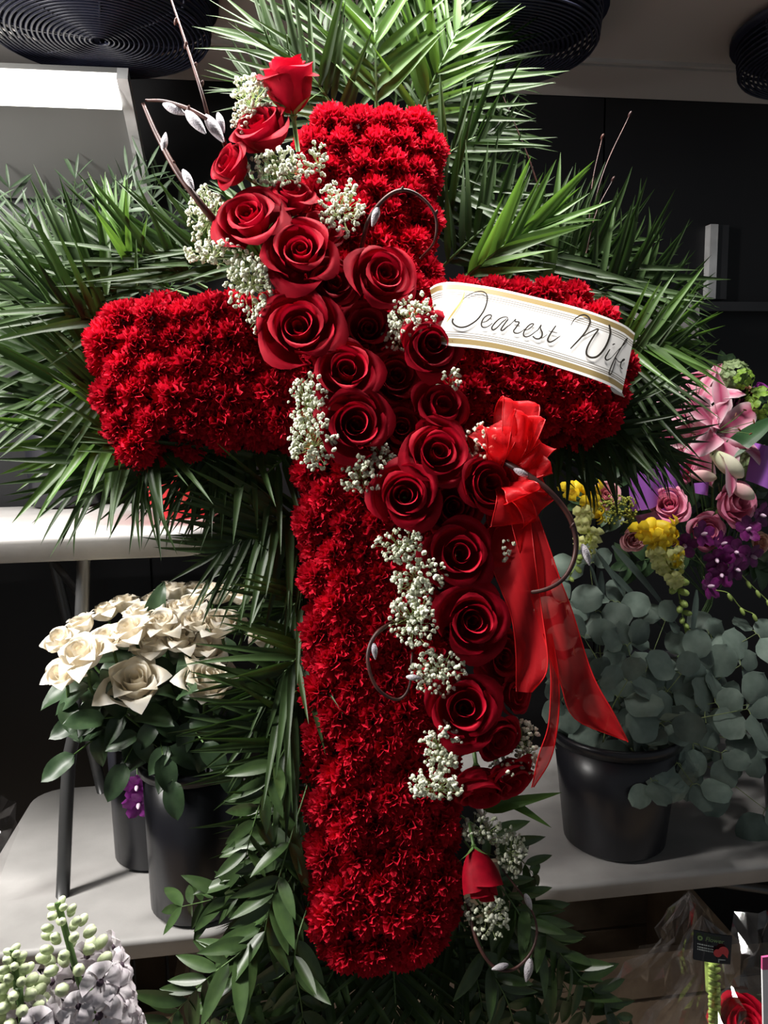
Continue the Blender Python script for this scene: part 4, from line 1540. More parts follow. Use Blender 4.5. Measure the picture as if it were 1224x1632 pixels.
def strip(le, ri, name, ripple=0.006, nw=6, k=5, seed=0):
    Lp, Rp = smooth([cp(*p) for p in le], k), smooth([cp(*p) for p in ri], k)
    rows = []
    for i, (a, b) in enumerate(zip(Lp, Rp)):
        rows.append([a.lerp(b, j / nw) + CN * ripple * math.sin(j / nw * 5 + i * 0.35 + seed) for j in range(nw + 1)])
    c = MB()
    c.grid(rows)
    o = c.build(name, M['organza'], bow)
    e = MB()
    e.tube([r_[0] for r_ in rows], 0.0009, 4)
    e.tube([r_[-1] for r_ in rows], 0.0009, 4)
    e.build('woven_edge', M['satin'], o)
    return o


strip([(806, 800, .03), (816, 845, .05), (842, 930, .06), (871, 1026, .065), (891, 1086, .065), (915, 1145, .06), (998, 1181, .055)],
      [(845, 790, .04), (860, 832, .055), (889, 918, .065), (915, 978, .07), (947, 1078, .075), (975, 1135, .07), (1000, 1182, .06)], 'streamer', 0.006)
strip([(775, 820, .02), (782, 890, .045), (800, 940, .055), (814, 985, .055), (822, 1050, .06), (825, 1103, .055)],
      [(840, 800, .035), (850, 880, .06), (862, 950, .07), (871, 1022, .075), (869, 1070, .07), (848, 1103, .055)], 'streamer', 0.006, seed=2)
strip([(866, 1010, .07), (876, 1060, .075), (878, 1110, .075), (874, 1160, .07), (858, 1205, .06), (847, 1255, .05)],
      [(880, 1010, .065), (888, 1060, .07), (891, 1110, .07), (889, 1160, .065), (878, 1210, .06), (850, 1254, .05)], 'streamer', 0.002, nw=3)


def loop(c0, tipx, tipy, wid, off, dep=0.05, seed=0, up=(0, 1)):
    """a ribbon loop from the knot out to a tip and back"""
    a = cp(*c0)
    b = cp(tipx, tipy, off)
    d = (b - a)
    s = wid * depth(b) / F
    lat = (d.cross(CN)).normalized() * s
    c1 = [a, a + d * 0.5 + CN * dep, b + CN * dep * 0.5, b + d * 0.10, b - CN * dep * 0.6, a + d * 0.5 - CN * dep * 0.5, a + d * 0.05 - CN * 0.01]
    P = smooth(c1, 5)
    rows = []
    n = len(P)
    for i, p in enumerate(P):
        f = 0.25 + 0.75 * math.sin(pi * min(1, 0.08 + 0.84 * i / (n - 1)))
        rows.append([p + lat * (f * (j / 6 - 0.5)) + CN * 0.008 * math.sin(j * 1.5 + i * 0.45 + seed * 1.7) for j in range(7)])
    c = MB()
    c.grid(rows)
    o = c.build('loop', M['organza'], bow)
    e = MB()
    e.tube([r_[0] for r_ in rows], 0.0009, 4)
    e.tube([r_[-1] for r_ in rows], 0.0009, 4)
    e.build('woven_edge', M['satin'], o)


KN = (800, 770, 0.03)
loop(KN, 825, 652, 62, 0.07, 0.035, 1)
loop((790, 760, 0.03), 800, 690, 80, 0.065, 0.04, 2)
loop(KN, 848, 705, 70, 0.06, 0.035, 3)
loop(KN, 858, 760, 64, 0.055, 0.035, 4)
loop(KN, 852, 815, 66, 0.055, 0.03, 5)
loop(KN, 815, 830, 74, 0.05, 0.03, 6)
loop((795, 750, 0.04), 772, 690, 56, 0.05, 0.03, 7)
loop(KN, 838, 672, 50, 0.085, 0.03, 8)
loop(KN, 862, 735, 52, 0.07, 0.03, 9)
loop(KN, 830, 790, 60, 0.085, 0.03, 10)
c = MB()
c.blob(cp(800, 775, 0.04), 0.014, 0.012, 0.02, V((0, 0, 1)), 10, 8)
c.build('knot', M['organza'], bow)


# ================================================================== CREAM ROSES ON THE LOWER LEFT TABLE
WR = [  # px, py, diameter, y row, label
    (216, 1082, 84, 0, 'cream rose with wide reflexed petals, front and centre of its bucket'),
    (334, 1082, 82, 0, 'cream rose lowest at the right front of the bunch'),
    (128, 1036, 72, 0, 'bright cream rose at the left front with pointed lower petal'),
    (98, 1072, 52, 0, 'cream rose lowest at the far left of the bunch'),
    (96, 1018, 48, 1, 'cream rose at the left edge of the bunch'),
    (170, 1012, 62, 1, 'overlit cream rose left of the middle'),
    (205, 1000, 62, 1, 'overlit cream rose at the middle of the bunch'),
    (240, 1024, 60, 1, 'pale yellow tinted cream rose above the wide front rose'),
    (286, 1012, 58, 1, 'cream rose between the middle and the right star shaped rose'),
    (326, 1030, 66, 1, 'star shaped cream rose at the right of the bunch'),
    (352, 990, 58, 1, 'cream rose at the right edge with a turned out petal'),
    (312, 984, 50, 1, 'small cream rose beside the right edge rose'),
    (258, 988, 54, 1, 'cream rose in the upper middle of the bunch'),
    (222, 974, 46, 2, 'small cream rose at the top middle of the bunch'),
    (282, 966, 46, 2, 'apricot tinted rose in half shade, upper right'),
    (304, 958, 46, 2, 'peach tinted rose in half shade, upper right'),
    (128, 992, 46, 2, 'shaded rose at the upper left of the bunch'),
    (166, 968, 48, 3, 'shaded greyish rose above the left part of the bunch'),
    (196, 956, 46, 3, 'shaded rose left of the dark leaf'),
    (278, 938, 46, 3, 'shaded rose right of the dark leaf at the back'),
    (312, 934, 50, 3, 'shaded rose at the back of the bunch'),
    (346, 938, 54, 3, 'shaded rose at the back right of the bunch'),
    (382, 944, 44, 3, 'shaded rose half hidden by palm tips at the back'),
    (426, 1010, 52, 2, 'lone cream rose seen through palm leaves near the cross'),
    (245, 950, 40, 3, 'small shaded rose behind the dark leaf'),
]
rnd = random.Random(77)
YR = [BA.y - 0.10, BA.y - 0.045, BA.y + 0.025, BA.y + 0.11]
mouth = BA + V((0, 0, 0.26))
mouth2 = BBk + V((0, 0, 0.25))
for i, (px, py, dm, row, lab) in enumerate(WR):
    yy = YR[row] + rnd.uniform(-0.012, 0.012)
    P = on_y(px, py, yy)
    R = dm / 2 * depth(P) / F
    mo = (mouth if i % 2 == 0 or row < 1 else mouth2) + V((rnd.uniform(-.04, .04), rnd.uniform(-.04, .04), 0))
    ax = V(((P.x - BA.x) * 1.6 + rnd.uniform(-.2, .2), -0.55 + 0.2 * row + rnd.uniform(-.15, .15), 1.0)).normalized()
    t = rose('cream_rose', P, ax, R * 1.22, WHITE[i % 3], lab, group='cream roses in black buckets', spin=rnd.uniform(0, 6), sink=0.8, stem=None)
    inv = (Matrix.Translation(t.location) @ t.rotation_euler.to_matrix().to_4x4() @ Matrix.Scale(t.scale[0], 4)).inverted()
    base = V(t.location)
    pts = smooth([base, base - ax * 0.05 + V((0, 0, -0.02)), base.lerp(mo, 0.6), mo + V((0, 0, -0.12))], 5)
    c = MB()
    c.tube([inv @ p for p in pts], 0.0028 / R / 1.22, 6)
    o = bpy.data.objects.new('stem', c.mesh('stem', M['stem']))
    COL.objects.link(o)
    o.parent = t
    nl = 6 if row < 2 else 3
    for k in range(nl):
        s = 0.25 + 0.6 * k / nl
        p = pts[int(s * (len(pts) - 1))]
        a = rnd.uniform(0, 2 * pi)
        d = V((math.cos(a), -abs(math.sin(a)) * 0.8 + 0.1, rnd.uniform(-0.55, 0.25)))
        l2 = rnd.uniform(0.055, 0.085)
        o = bpy.data.objects.new('leaf', rnd.choice(LEAF['rose']))
        COL.objects.link(o)
        o.parent = t
        o.matrix_basis = inv @ frame(p, d, V((d.x * 0.3, -0.6, 0.8)), l2, l2, l2)
# extra hanging rose leaves at the bucket mouth
GLV = ('dark rose leaf spray hanging over the rim of the front bucket', 'rose foliage over the front bucket')
for i, (px, py, yy, dx, dz) in enumerate([(180, 1120, -.06, -.8, -.3), (250, 1150, -.10, .2, -1), (300, 1150, -.10, .5, -.6), (360, 1150, -.06, .9, -.3),
                                          (220, 1170, -.10, -.4, -.8), (270, 1190, -.11, .1, -1), (160, 1170, -.05, -.8, -.5), (330, 1180, -.09, .5, -.8), (280, 1110, -.08, .2, .2),
                                          (200, 1140, -.09, -.6, .1), (370, 1110, -.05, .8, .2)]):
    p = on_y(px, py, BA.y + yy)
    t = thing('rose_leaf_spray', p, GLV[0], 'leaves', GLV[1])
    c = MB()
    q = p + V((dx * 0.05, -0.02, dz * 0.05))
    c.tube([mouth.lerp(p, 0.5), p, q], 0.0016, 5)
    c.build('stem', M['stem'], t)
    for k, (a, s) in enumerate(((0, 1.0), (0.9, 0.85), (-0.9, 0.85))):
        d = Matrix.Rotation(a, 3, 'Y') @ V((dx, -0.35, dz))
        l2 = 0.066 * s
        inst('leaf', LEAF['rose'][k], t, frame(p if k else q, d, V((0.2 * rnd.uniform(-1, 1), -0.8, 0.7)), l2, l2, l2))
# dark leaf standing among the roses
p = on_y(243, 1000, YR[2])
o = bpy.data.objects.new('rose_leaf', LEAF['rose'][0])
COL.objects.link(o)
o.matrix_basis = frame(p, V((0.25, 0, 1)), V((-.3, -1, 0.2)), 0.07, 0.085, 0.08)
tag(o, 'dark leaf standing up among the shaded roses', 'leaf')

# purple blossom hanging in front of the rear bucket
M['orchid'] = mat('dark_purple_petal', (0.20, 0.012, 0.16), (0.11, 0.006, 0.085), 0.5, 3, 0.25, transl=0.15)
M['magenta'] = mat('magenta_petal', (0.42, 0.05, 0.42), (0.30, 0.03, 0.30), 0.55, 3, 0.15, transl=0.2)
M['lilac_center'] = mat('pale_centre', (0.75, 0.55, 0.70), (0.60, 0.35, 0.55), 0.5, 10)
pet_mag = leaf_mesh('petal', M['magenta'], oval(0.40, 0.5, 0.4), 6, 0.2, -0.2, 0.8)
pet_orc = leaf_mesh('petal', M['orchid'], oval(0.36, 0.5, 0.45), 6, 0.18, -0.15, 0.4)


def blossom(p, ax, size, pm, center, label, cat, group, name, np_=5, parent=None, open_=0.55):
    ax = V(ax).normalized()
    t = parent or thing(name, p, label, cat, group)
    q = ax.to_track_quat('Z', 'Y')
    for k in range(np_):
        a = 2 * pi * k / np_ + 0.3
        d = q @ V((math.cos(a), math.sin(a), open_))
        inst('petal', pm, t, frame(p, d, ax, size, size, size))
    c = MB()
    c.blob(V(p) + ax * size * 0.25, size * 0.14, size * 0.14, size * 0.3, ax, 8, 5)
    c.build('flower_centre', center, t)
    return t


for (px, py, s_, lab) in ((218, 1252, 0.030, 'upper magenta blossom hanging before the rear bucket'), (221, 1280, 0.032, 'lower magenta blossom hanging before the rear bucket')):
    p = on_y(px, py, BBk.y - 0.105)
    t = blossom(p, (0.1, -1, -0.2), s_, pet_mag, M['lilac_center'], lab, 'blossom', 'magenta blossoms', 'magenta_blossom')
    c = MB()
    c.tube([p + V((0, 0.005, 0.0)), p + V((0, 0.02, 0.05)), mouth2 + V((0.0, -0.08, 0.02))], 0.0013, 5)
    c.build('stem', M['stem'], t)

# ================================================================== EUCALYPTUS
m0 = BR + V((0, 0, 0.20))
EU = [  # tip px, y offset
    (1000, 1085, -0.08), (1085, 1075, -0.02), (1140, 1120, -0.05), (1195, 1185, -0.02), (1105, 1250, -0.12), (1220, 1290, -0.06), (1040, 1245, -0.13),
    (955, 1085, 0.0), (930, 1015, 0.05), (1180, 1060, 0.08), (1060, 990, 0.10), (1205, 1010, 0.12), (900, 1110, 0.0), (1225, 1120, 0.05),
    (1150, 1200, -0.10), (1130, 1010, 0.14), (980, 960, 0.14), (1060, 1150, -0.10), (1190, 1130, -0.08), (1000, 1030, 0.04), (1110, 1060, 0.05), (900, 960, 0.12), (940, 900, 0.16)]
rnd = random.Random(91)
EUG = ('round-leaved silver eucalyptus branch spilling from the wide bucket', 'eucalyptus branches in the wide bucket')
for i, (px, py, dy) in enumerate(EU):
    b = on_y(px, py, BR.y + dy)
    a = m0 + V((rnd.uniform(-.07, .07), rnd.uniform(-.05, .05), -0.10))
    mid = a.lerp(b, 0.5) + V((0, 0, 0.07 + 0.25 * max(0, (1.0 - b.z)) * 0.5))
    branch('eucalyptus_branch', [a, a.lerp(mid, .5) + V((0, 0, .03)), mid, b], EUG[0], 'branch', EUG[1], 'euc', 4, 0.070, 600 + i, 0.0022, True, 75, stem_mat='breath_stem',
           nrm=(0.1, -0.85, 0.5), start=0.42, hang=0.25, petiole=0.012)

# ================================================================== MIXED BOUQUET, RIGHT
YM = BR.y + 0.20
bq = on_y(1130, 900, YM + 0.12)
vbase = V((BR.x + 0.27, RT[2] + 0.40, TZ))
def mp(px, py, dy=0.0):
    return on_y(px, py, YM + dy)


hub = mp(1140, 930, 0.16)


def stalk(t, p, r=0.0018):
    c = MB()
    c.tube(smooth([p, p.lerp(hub, 0.5) + V((0, 0.01, 0.0)), hub, V((BR3.x, BR3.y, TZ + 0.22))], 4), r, 5)
    c.build('stem', M['stem'], t)


def mrose(px, py, dm, ax, pet, lab, grp='pink roses in the mixed bouquet', dy=0.0, nm='pink_rose'):
    p = mp(px, py, dy)
    R = dm / 2 * depth(p) / F
    t = rose(nm, p, ax, R * 1.1, pet, lab, group=grp, spin=px * 0.7, sink=0.9, stem=STEM_SHORT, sepals=4)
    return t


mrose(1066, 806, 64, (-0.5, -0.9, 0.5), PINK[0], 'pink rose above the front purple ribbon fold', dy=-0.05)
mrose(1172, 802, 72, (0.1, -0.9, 0.25), PINK[0], 'pink rose at the right, below a lily bud', dy=-0.05)
mrose(1128, 848, 62, (0.0, -0.9, 0.1), PINK[1], 'pink rose behind dark purple orchids', dy=-0.03)
mrose(1092, 744, 54, (0.2, -0.9, 0.2), PINK[1], 'deep pink rose beside a lying lily bud', dy=-0.02)
mrose(966, 788, 46, (-0.2, -0.9, 0.4), PALE[0], 'pale pink rose among the palm tips, left of the bouquet')
mrose(1010, 860, 40, (-0.2, -0.95, 0.0), PALE[0], 'small dusky pink rose above the yellow snapdragon')
mrose(1114, 612, 56, (-0.6, -0.7, 0.5), PINK[1], 'pink flower at the top left of the bouquet', dy=0.05)
mrose(1192, 622, 30, (0.1, -0.8, 0.6), PEACH[0], 'small peach spray rose at the top of the bouquet', 'peach spray roses', 0.06, 'peach_rose')
mrose(1116, 664, 32, (-0.3, -0.9, 0.3), PEACH[0], 'small peach flower left of the open lily', 'peach spray roses', 0.0, 'peach_rose')
mrose(1216, 865, 34, (0.2, -0.9, 0.1), PEACH[0], 'pale bud rose at the right edge of the bouquet', 'peach spray roses', -0.02, 'peach_rose')

# lilies
M['lily'] = uv_mat('stargazer_petal', [(0.0, (0.82, 0.62, 0.66)), (0.14, (0.80, 0.40, 0.50)), (0.5, (0.55, 0.07, 0.18)), (0.86, (0.80, 0.40, 0.50)), (1.0, (0.84, 0.66, 0.70))], 0.45, 'Y', 'LINEAR', transl=0.2)
M['lily_bud'] = uv_mat('lily_bud_skin', [(0.0, (0.72, 0.30, 0.36)), (0.55, (0.80, 0.55, 0.52)), (1.0, (0.78, 0.80, 0.55))], 0.45, 'X', 'LINEAR', transl=0.1)
M['pale_bud'] = uv_mat('pale_lily_bud_skin', [(0.0, (0.62, 0.68, 0.40)), (0.4, (0.84, 0.80, 0.62)), (1.0, (0.86, 0.84, 0.60))], 0.45, 'X', 'LINEAR', transl=0.1)
M['anther'] = mat('brown_anther', (0.16, 0.05, 0.02), (0.10, 0.03, 0.015), 0.7, 40)
lilp = [leaf_mesh('petal', M['lily'], oval(w, 0.55, 0.6), 10, d, -0.12, 0.8, side=4, seed=k, cup=-0.25) for k, (w, d) in enumerate(((0.27, 0.55), (0.21, 0.65)))]


def lily(px, py, size, ax, lab, dy=0.0, spin=0.0, n=6):
    p = mp(px, py, dy)
    ax = V(ax).normalized()
    t = thing('pink_lily', p, lab, 'lily', 'pink lilies in the mixed bouquet')
    q = ax.to_track_quat('Z', 'Y')
    s = size * depth(p) / F
    for k in range(n):
        a = 2 * pi * k / 6 + spin
        d = q @ V((math.cos(a), math.sin(a), 0.9 if k % 2 else 0.75))
        inst('petal', lilp[k % 2], t, frame(p, d, ax, s, s, s))
    for k in range(5):
        a = 2 * pi * k / 5
        e = p + q @ V((0.22 * s * math.cos(a), 0.22 * s * math.sin(a), 0.62 * s))
        c = MB()
        c.tube([p, p.lerp(e, .6) + ax * 0.01, e], 0.0009, 4)
        o = c.build('stamen', M['stem'], t)
        c = MB()
        c.blob(e, 0.002, 0.002, 0.006, q @ V((-math.sin(a), math.cos(a), 0)), 6, 4)
        c.build('anther', M['anther'], o)
    stalk(t, p)


lily(1140, 690, 92, (0.3, -0.85, 0.30), 'large open pink lily at the upper right of the bouquet', -0.03, 0.4)
lily(1108, 700, 70, (-0.6, -0.75, -0.1), 'pink lily turned left behind the palm tips', 0.01, 0.9)
lily(1110, 640, 62, (-0.5, -0.6, 0.6), 'pink lily at the top of the bouquet behind palm tips', 0.03, 0.1)


def lbud(a, b, w, m_, lab, dy=-0.05):
    pa, pb = mp(*a, dy), mp(*b, dy - 0.01)
    t = thing('lily_bud', pa, lab, 'flower bud', 'lily buds in the mixed bouquet')
    d = pb - pa
    q = d.to_track_quat('Z', 'Y')
    s = w * depth(pa) / F / 2 * 0.72
    rows = []
    for i in range(10):
        u = i / 9
        ww = s * (0.25 + 0.95 * math.sin(pi * (0.10 + 0.86 * u ** 1.15)) ** 0.9) * (1 if u < 0.9 else 0.55)
        rows.append([pa + d * u + q @ V((ww * (1 + 0.10 * math.cos(3 * 2 * pi * j / 12)) * math.cos(2 * pi * j / 12), ww * (1 + 0.10 * math.cos(3 * 2 * pi * j / 12)) * math.sin(2 * pi * j / 12), 0)) for j in range(12)])
    c = MB()
    c.grid(rows, close=True)
    c.f.append(tuple(9 * 12 + j for j in range(12)))
    c.build('bud_body', m_, t)
    stalk(t, pa)


lbud((1136, 722), (1184, 760), 34, M['pale_bud'], 'pale greenish lily bud hanging at the right of the bouquet', -0.07)
lbud((1100, 755), (1142, 762), 22, M['lily_bud'], 'pink lily bud lying beside the deep pink rose', -0.06)
lbud((1165, 772), (1202, 794), 26, M['lily_bud'], 'pink lily bud above the right pink rose', -0.08)

# purple satin ribbon folds
M['purple'] = mat('purple_satin', (0.36, 0.12, 0.52), (0.30, 0.09, 0.44), 0.28, 6, spec=0.6)
prib = thing('purple_ribbon', mp(1060, 800, 0.02), 'shiny purple satin ribbon folded through the mixed bouquet', 'ribbon')
for quad, bow_ in (([(1000, 755), (1048, 738), (1052, 800), (1006, 815)], 0.03), ([(1042, 735), (1090, 742), (1082, 800), (1052, 790)], 0.015),
                   ([(1012, 822), (1076, 800), (1088, 828), (1022, 848)], 0.02), ([(1200, 705), (1240, 720), (1236, 790), (1188, 765)], 0.03), ([(1106, 770), (1130, 766), (1128, 790), (1108, 786)], 0.01)):
    A_, B_, C_, D_ = [mp(x, y, -0.03) for x, y in quad]
    rows = []
    for i in range(9):
        u = i / 8
        rows.append([A_.lerp(B_, u).lerp(D_.lerp(C_, u), j / 6) + V((0, -bow_ * math.sin(pi * u), 0)) for j in range(7)])
    c = MB()
    c.grid(rows)
    c.build('ribbon_fold', M['purple'], prib)

# snapdragons
M['yellow'] = mat('yellow_petal', (0.92, 0.74, 0.04), (0.88, 0.62, 0.02), 0.5, 3, 0.15, transl=0.25)
M['pale_yellow'] = mat('pale_yellow_petal', (0.84, 0.86, 0.40), (0.74, 0.78, 0.28), 0.5, 3, 0.15, transl=0.25)
M['green_bud'] = mat('green_bud', (0.46, 0.60, 0.17), (0.34, 0.48, 0.10), 0.5, 6, 0.15, transl=0.15)


def snap_mesh(matr, seed):
    r = random.Random(seed)
    c = MB()
    c.blob(V((0, 0.35, 0)), 0.30, 0.30, 0.5, V((0, 1, 0)), 8, 6)
    for (x, y, z, s) in ((0.25, .85, .25, .30), (-.25, .85, .25, .30), (0.0, .9, -.25, .34), (.28, .82, -.16, .24), (-.28, .82, -.16, .24)):
        rows = []
        for i in range(5):
            a = i / 4
            rows.append([V((x + s * a * math.cos(t_) * (1 + .2 * math.sin(3 * t_)), y + 0.16 * a * a * math.sin(2 * t_ + seed) - .1 * a, z + s * a * math.sin(t_))) for t_ in [2 * pi * j / 9 for j in range(9)]])
        c.grid(rows, close=True)
    return c.mesh('floret', matr)


SN = {'y': snap_mesh(M['yellow'], 1), 'p': snap_mesh(M['pale_yellow'], 2)}
bud_ = MB()
bud_.blob(V((0, 0.5, 0)), 0.30, 0.30, 0.5, V((0, 1, 0)), 8, 6)
SN['g'] = bud_.mesh('bud', M['green_bud'])


def snap(pts, lab, seq, sz, dy=-0.03, name='snapdragon', cat='snapdragon', group='yellow snapdragons'):
    r = random.Random(len(lab))
    P = smooth([mp(x, y, dy - 0.01 * k) for k, (x, y) in enumerate(pts)], 8)
    t = thing(name, P[0], lab, cat, group)
    c = MB()
    c.tube(P, [0.0026 * (1 - 0.6 * i / (len(P) - 1)) for i in range(len(P))], 6)
    c.build('stem', M['green_bud'], t)
    n = len(seq)
    for k, ch in enumerate(seq):
        s = k / (n - 1)
        i = min(int(s * (len(P) - 1)), len(P) - 2)
        T = (P[i + 1] - P[i]).normalized()
        a = k * 2.4
        S = T.cross(V((0, -1, 0.2))).normalized()
        d = S * math.cos(a) * 0.9 + V((0, -1, 0)) * (0.35 + 0.5 * abs(math.sin(a))) + T * 0.35
        l2 = sz * (1.18 - 0.80 * s)
        inst('bud' if ch == 'g' else 'floret', SN[ch], t, frame(P[i], d, -T, l2, l2, l2))
    stalk(t, P[0])
    return t


snap([(925, 770), (938, 830), (928, 880), (905, 925)], 'left yellow snapdragon beside the willow loop', 'yyypypppppggggg', 0.040, -0.06)
snap([(1040, 830), (1060, 885), (1080, 940), (1093, 1012)], 'front yellow snapdragon spike pointing down', 'yyyyyppyppppggggggggg', 0.044, -0.08)
snap([(880, 700), (905, 690)], 'yellow snapdragon glimpsed through dark palm leaves', 'yyppp', 0.036, 0.0)

# orchids
rnd = random.Random(5)
OX = [(1118, 852), (1150, 868), (1190, 845), (1196, 885), (1172, 880), (1150, 915), (1128, 935), (1170, 905), (1142, 890), (1090, 868), (1210, 820)]
for i, (px, py) in enumerate(OX):
    p = mp(px, py, -0.06 + rnd.uniform(-.02, .02))
    t = blossom(p, (rnd.uniform(-.5, .5), -1, rnd.uniform(-.4, .5)), 0.034, pet_orc, M['lilac_center'], 'dark purple orchid under the pink roses, %s from the left' % ORD[sorted(OX).index((px, py))], 'orchid', 'dark purple orchids', 'orchid_blossom')
    c = MB()
    c.tube([p, p + V((0, 0.02, 0.02)), hub + V((0, -.02, 0))], 0.001, 5)
    c.build('stem', M['breath_stem'], t)
# orchid bud stems
for pts, lab in (([(1130, 940), (1160, 945), (1180, 968), (1200, 978)], 'lower orchid stem with pale green buds'), ([(1172, 905), (1190, 925), (1205, 940), (1222, 956)], 'upper orchid stem with pale buds at the right edge')):
    P = smooth([mp(x, y, -0.07) for x, y in pts], 5)
    t = thing('orchid_bud_stem', P[0], lab, 'flower stem', 'orchid bud stems')
    c = MB()
    c.tube(P, 0.0012, 5)
    c.build('stem', M['green_bud'], t)
    for s in (0.35, 0.7, 1.0):
        p = P[int(s * (len(P) - 1))]
        inst('bud', SN['g'], t, frame(p, V((0.3, -.3, -0.8)), V((0, -1, 0)), 0.016, 0.020, 0.016))
# goldenrod, chrysanthemum, green flowers
M['goldenrod'] = mat('goldenrod', (0.42, 0.42, 0.06), (0.28, 0.32, 0.05), 0.7, 40, transl=0.15)
M['burgundy'] = mat('burgundy_petal', (0.11, 0.012, 0.05), (0.06, 0.006, 0.03), 0.5, 3, 0.2)
M['lime'] = mat('lime_petal', (0.30, 0.48, 0.07), (0.20, 0.36, 0.04), 0.55, 3, 0.2, transl=0.25)
M['sage'] = mat('sage_petal', (0.33, 0.42, 0.20), (0.22, 0.31, 0.13), 0.6, 3, 0.2, transl=0.2)
t = thing('goldenrod_sprig', mp(985, 815, -0.03), 'yellow green goldenrod sprig left of the purple ribbon', 'filler flower')
c = MB()
rnd = random.Random(8)
for k in range(240):
    a, q = rnd.uniform(0, 2 * pi), math.sqrt(rnd.random())
    c.blob(mp(985 + 36 * q * math.cos(a), 812 + 24 * q * math.sin(a), -0.03 + rnd.uniform(-.02, .02)), rnd.uniform(.002, .0035), seg=5, rings=3)
o = c.build('blossoms', M['goldenrod'], t)
o['kind'] = 'stuff'
stalk(t, mp(985, 815, -0.02))
t = thing('burgundy_chrysanthemum', mp(1170, 650, 0.05), 'dark burgundy spiky chrysanthemum behind the open lily', 'chrysanthemum')
q = V((0.1, -0.9, 0.4)).to_track_quat('Z', 'Y')
pb_ = leaf_mesh('petal', M['burgundy'], oval(0.10, 0.4, 0.4), 5, -0.25, 0.4, side=1)
for k in range(110):
    z = 1 - 1.0 * (k + .5) / 110
    a = k * 2.39996
    d = q @ V((math.sqrt(1 - z * z) * math.cos(a), math.sqrt(1 - z * z) * math.sin(a), z))
    s = 0.056
    inst('petal', pb_, t, frame(mp(1168, 652, 0.06), d, q @ V((0, 0, 1)), s, s, s))
stalk(t, mp(1170, 650, 0.07))


def green_cluster(px, py, r, matr, lab, n=16, dy=0.03, name='green_hydrangea'):
    p0 = mp(px, py, dy)
    t = thing(name, p0, lab, 'flower', 'green flowers in the mixed bouquet')
    pm = leaf_mesh('petal', matr, oval(0.42, 0.5, 0.4), 5, 0.15, -0.2, 0.6)
    rr = random.Random(px)
    s0 = r * depth(p0) / F
    for k in range(n):
        z = 1 - 1.1 * (k + .5) / n
        a = k * 2.39996
        q = V((0, -0.85, 0.5)).to_track_quat('Z', 'Y')
        d = q @ V((math.sqrt(max(0, 1 - z * z)) * math.cos(a), math.sqrt(max(0, 1 - z * z)) * math.sin(a), z))
        c0 = p0 + d * s0
        for j in range(4):
            e = d.cross(V((.3, .5, .8))).normalized()
            e = Quaternion(d, j * pi / 2 + k) @ e
            inst('petal', pm, t, frame(c0, e + d * 0.3, d, s0 * 0.55, s0 * 0.55, s0 * 0.55))
    stalk(t, p0)


green_cluster(1168, 598, 22, M['sage'], 'sage green hydrangea at the top of the bouquet')
green_cluster(1184, 604, 15, M['lime'], 'small lime green blossom at the top of the bouquet', 8, 0.0)
green_cluster(1210, 645, 26, M['lime'], 'lime green button flower at the right of the burgundy bloom', 12, 0.02)
green_cluster(1196, 735, 28, M['sage'], 'sage green hydrangea below the open lily', 14, 0.02)
mrose(1216, 618, 30, (0.1, -0.8, 0.6), [leafm for leafm in rose_set(25, M['magenta'], 10, 1.0, 0, 0.9)], 'small lilac flower at the top right edge of the bouquet', None, 0.05, 'lilac_flower')
# long leaves of the bouquet
M['blade_green'] = mat('lily_leaf', (0.05, 0.12, 0.045), (0.03, 0.085, 0.03), 0.36, 3, 0.3, transl=0.12)
M['grey_blade'] = mat('grey_blade_leaf', (0.11, 0.15, 0.13), (0.075, 0.11, 0.09), 0.42, 3, 0.25, transl=0.08)
blg = leaf_mesh('lily_leaf', M['blade_green'], oval(0.13, 0.5, 0.7), 9, 0.12, 0.3)
bly = leaf_mesh('grass_blade', M['grey_blade'], lance(0.035), 9, 0.10, 0.4)
for (ax_, ay_, bx_, by_, me, wd, lab) in ((1140, 735, 1240, 660, blg, 1.2, 'broad dark green leaf crossing the right of the bouquet'),
                                          (975, 870, 1098, 1000, bly, 1.3, 'grey green blade crossing under the front snapdragon'),
                                          (960, 900, 1078, 1012, bly, 1.2, 'grey green blade left of the front snapdragon'),
                                          (950, 880, 1020, 980, bly, 1.2, 'short grey green blade below the goldenrod'),
                                          (958, 910, 955, 1055, bly, 1.4, 'grey green blade hanging straight down'),
                                          (940, 900, 962, 960, bly, 1.6, 'small grey blade under the left snapdragon'),
                                          (1110, 940, 1100, 1070, bly, 1.3, 'dim hanging blade right of the snapdragon tip')):
    a, b = mp(ax_, ay_, -0.05), mp(bx_, by_, -0.08)
    l_ = (b - a).length
    o = bpy.data.objects.new('long_leaf', me)
    COL.objects.link(o)
    o.matrix_basis = frame(a, b - a, V((0.1, -0.8, 0.6)), l_ * wd, l_, l_)
    tag(o, lab, 'leaf', 'long leaves in the mixed bouquet')
# fill greenery behind the bouquet
rnd = random.Random(71)
for i, (px, py) in enumerate([(950, 720), (1000, 700), (1050, 680), (1090, 640), (1150, 590), (1220, 640), (930, 800), (1000, 900), (1080, 880), (1150, 830), (1210, 900), (1130, 760), (1060, 760), (1205, 780)]):
    p = mp(px, py, 0.10)
    branch('bouquet_greenery', [hub + V((0, 0.02, -0.05)), hub.lerp(p, 0.6) + V((0, 0, 0.03)), p], 'dark leafy stem filling the back of the mixed bouquet', 'greenery', 'greenery in the mixed bouquet',
           'rose', 6, 0.06, 700 + i, 0.0018, True, 55, nrm=(0, -0.9, 0.4), start=0.4)

